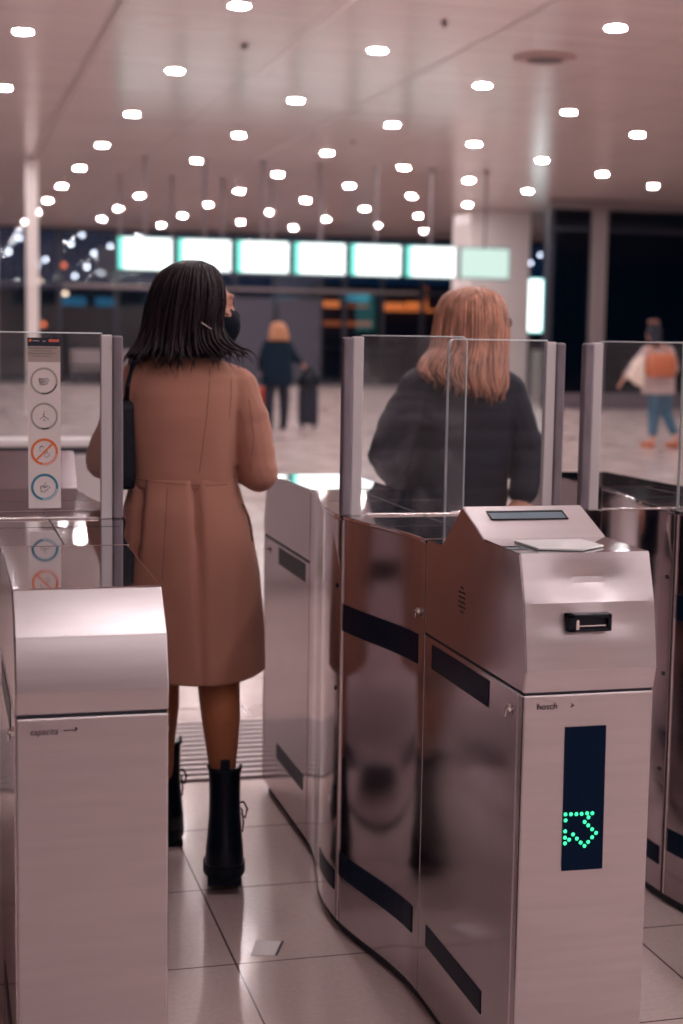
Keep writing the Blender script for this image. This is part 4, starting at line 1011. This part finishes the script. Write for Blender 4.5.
chain(bm, [(9.62,19.95,1.35),(9.43,19.93,1.15),(9.33,19.96,1.01)], [.085,.075,.058]); chain(bm, [(9.94,19.95,1.35),(10.05,19.98,1.12),(10.01,20.1,1.02)], [.085,.075,.06])
obj('cardigan', remesh(bm, .012, 4), M['grey_cardigan'], W4, smooth=True)
bm = bmesh.new()
for q in 'LR': chain(bm, [J['hip'+q], J['kn'+q], Vector(J['kn'+q]).lerp(Vector(J['an'+q]), .72)], [.112,.086,.062])
obj('jeans', remesh(bm, .011, 3), M['jeans'], W4, smooth=True)
for q in 'LR':
    a_ = J['an'+q]; bm = bmesh.new(); chain(bm, [(a_[0],a_[1],.05),(a_[0]-.09,a_[1]+.12,.04)], [.05,.038]); bm = remesh(bm, .01, 2)
    for v in bm.verts: v.co.z = max(v.co.z, .003)
    obj('shoe', bm, M['orange_bag'], W4, smooth=True)
bm = bmesh.new(); ell(bm, (9.70,19.92,1.62), (.105,.12,.12)); ell(bm, (9.70,19.86,1.50), (.09,.07,.10)); ell(bm, (9.69,19.93,1.755), (.07,.07,.05)); h4 = obj('hair', remesh(bm, .012, 3), M['dark_trouser'], W4, smooth=True)
bm = bmesh.new(); loft(bm, [ering(9.69,19.93,z,r_,r_,20) for z, r_ in ((1.735,.085),(1.745,.09),(1.765,.085),(1.785,.06),(1.795,.03))]); sub('hair_wrap', bm, M['coat_seam'], h4, smooth=True)
b4 = thing('shoulder_bag', 'large orange leather bag carried by the distant walker at right', 'bag', (9.70,19.7,1.0))
bm = bmesh.new(); loft(bm, [ering(9.70,19.68,z,rx,ry,28,p=3) for z, rx, ry in ((1.00,.17,.06),(1.04,.22,.09),(1.18,.23,.10),(1.28,.20,.08),(1.33,.17,.05))]); obj('bag_body', bm, M['orange_bag'], b4, smooth=True)
bm = bmesh.new(); tube(bm, [(9.54,19.70,1.30),(9.58,19.78,1.42),(9.66,19.84,1.465),(9.80,19.78,1.42),(9.86,19.70,1.30)], .014, 6); obj('strap', bm, M['orange_bag'], b4)
c4 = thing('tote_bag', 'cream canvas tote swinging from the distant walker\'s left arm', 'bag', (9.34,19.71,.86))
bm = bmesh.new(); prism(bm, [(9.31,1.16),(9.44,1.30),(9.46,1.06),(9.45,.86),(9.34,.90),(9.22,1.00)], 19.66, 19.76, .02, 'Y'); obj('bag_body', bm, M['canvas'], c4)
bm = bmesh.new(); tube(bm, [(9.40,19.74,1.22),(9.40,19.80,1.26),(9.36,19.82,1.22),(9.30,19.74,1.10)], .012, 6); obj('strap', bm, M['canvas'], c4)

OUT = [(5.4,60,5.14),(4.99,60,4.8),(5.85,60,4.48),(6.46,60,4.76),(4.01,60,4.17),(3.75,60,3.98),(6.11,60,3.81),(5.58,60,3.95),(5.13,60,3.6),(2.69,60,4.43),(3.09,60,4.96),(23.17,60,5.54),(23.97,60,4.92),(23.59,60,4.58),(23.34,60,4.33)]
OUTL = ['small white lamp outside, highest one left of the leftmost screen','small white lamp outside, just lower left of the highest one','small white lamp outside, midway between slender post and leftmost screen','small white lamp outside, closest to the leftmost screen','small white lamp outside, upper of the pair hugging the slender post','small white lamp outside, lower of the pair hugging the slender post','small white lamp outside, rightmost of the low cluster below the leftmost screen','small white lamp outside, middle of the low cluster left of the leftmost screen','small white lamp outside, lowest of the cluster left of the leftmost screen','small white lamp outside, lower one left of the slender post','small white lamp outside, upper one left of the slender post','small white lamp outside, highest above the light box sign','small white lamp outside, right of the others above the light box sign','small white lamp outside, third down above the light box sign','small white lamp outside, lowest just above the light box sign']
# glowing bulbs on poles, added to stand in for lamp reflections in the glass
for i, (x, y, z) in enumerate(OUT):
    t = thing('street_lamp', OUTL[i], 'lamp', (x,y,0)); b1 = bmesh.new(); ell(b1, (x,y,z), (.055,.055,.055), sub=2); obj('bulb', b1, M['cool_dot'], t, smooth=True)
    b2 = bmesh.new(); tube(b2, [(x,y+.1,0),(x,y+.1,z),(x,y,z+.11)], .02, 6); obj('pole', b2, M['shop'], t)

# ------------------------------------------------------------------ light, sky, camera
w = bpy.data.worlds.new('night'); sc.world = w; w.use_nodes = True
bg = w.node_tree.nodes['Background']; bg.inputs[0].default_value = (.020,.060,.14,1); bg.inputs[1].default_value = .22

def cam_axes(yaw, pitch, roll):
    y, p, r = map(math.radians, (yaw, pitch, roll))
    F = Vector((math.sin(y)*math.cos(p), math.cos(y)*math.cos(p), -math.sin(p)))
    R = Vector((math.cos(y), -math.sin(y), 0)); U = R.cross(F)
    return F, R*math.cos(r)+U*math.sin(r), -R*math.sin(r)+U*math.cos(r)
F, R_, U_ = cam_axes(14.7, 6.5, .9)
cd = bpy.data.cameras.new('camera'); cam = bpy.data.objects.new('camera', cd); C.objects.link(cam)
mw = Matrix.Identity(4)
for i in range(3):
    mw[i][0] = R_[i]; mw[i][1] = U_[i]; mw[i][2] = -F[i]
mw.translation = Vector((0,0,1.5)); cam.matrix_world = mw
cd.sensor_fit = 'VERTICAL'; cd.sensor_height = 36; cd.sensor_width = 24; cd.lens = 1546/1024*36
cd.clip_start = .05; cd.clip_end = 200
cd.dof.use_dof = True; cd.dof.focus_distance = 3.2; cd.dof.aperture_fstop = 3.0
sc.camera = cam
sc.view_settings.view_transform = 'Standard'; sc.view_settings.look = 'None'
sc.view_settings.exposure = 0.3; sc.view_settings.gamma = 1.0; sc.view_settings.use_curve_mapping = False
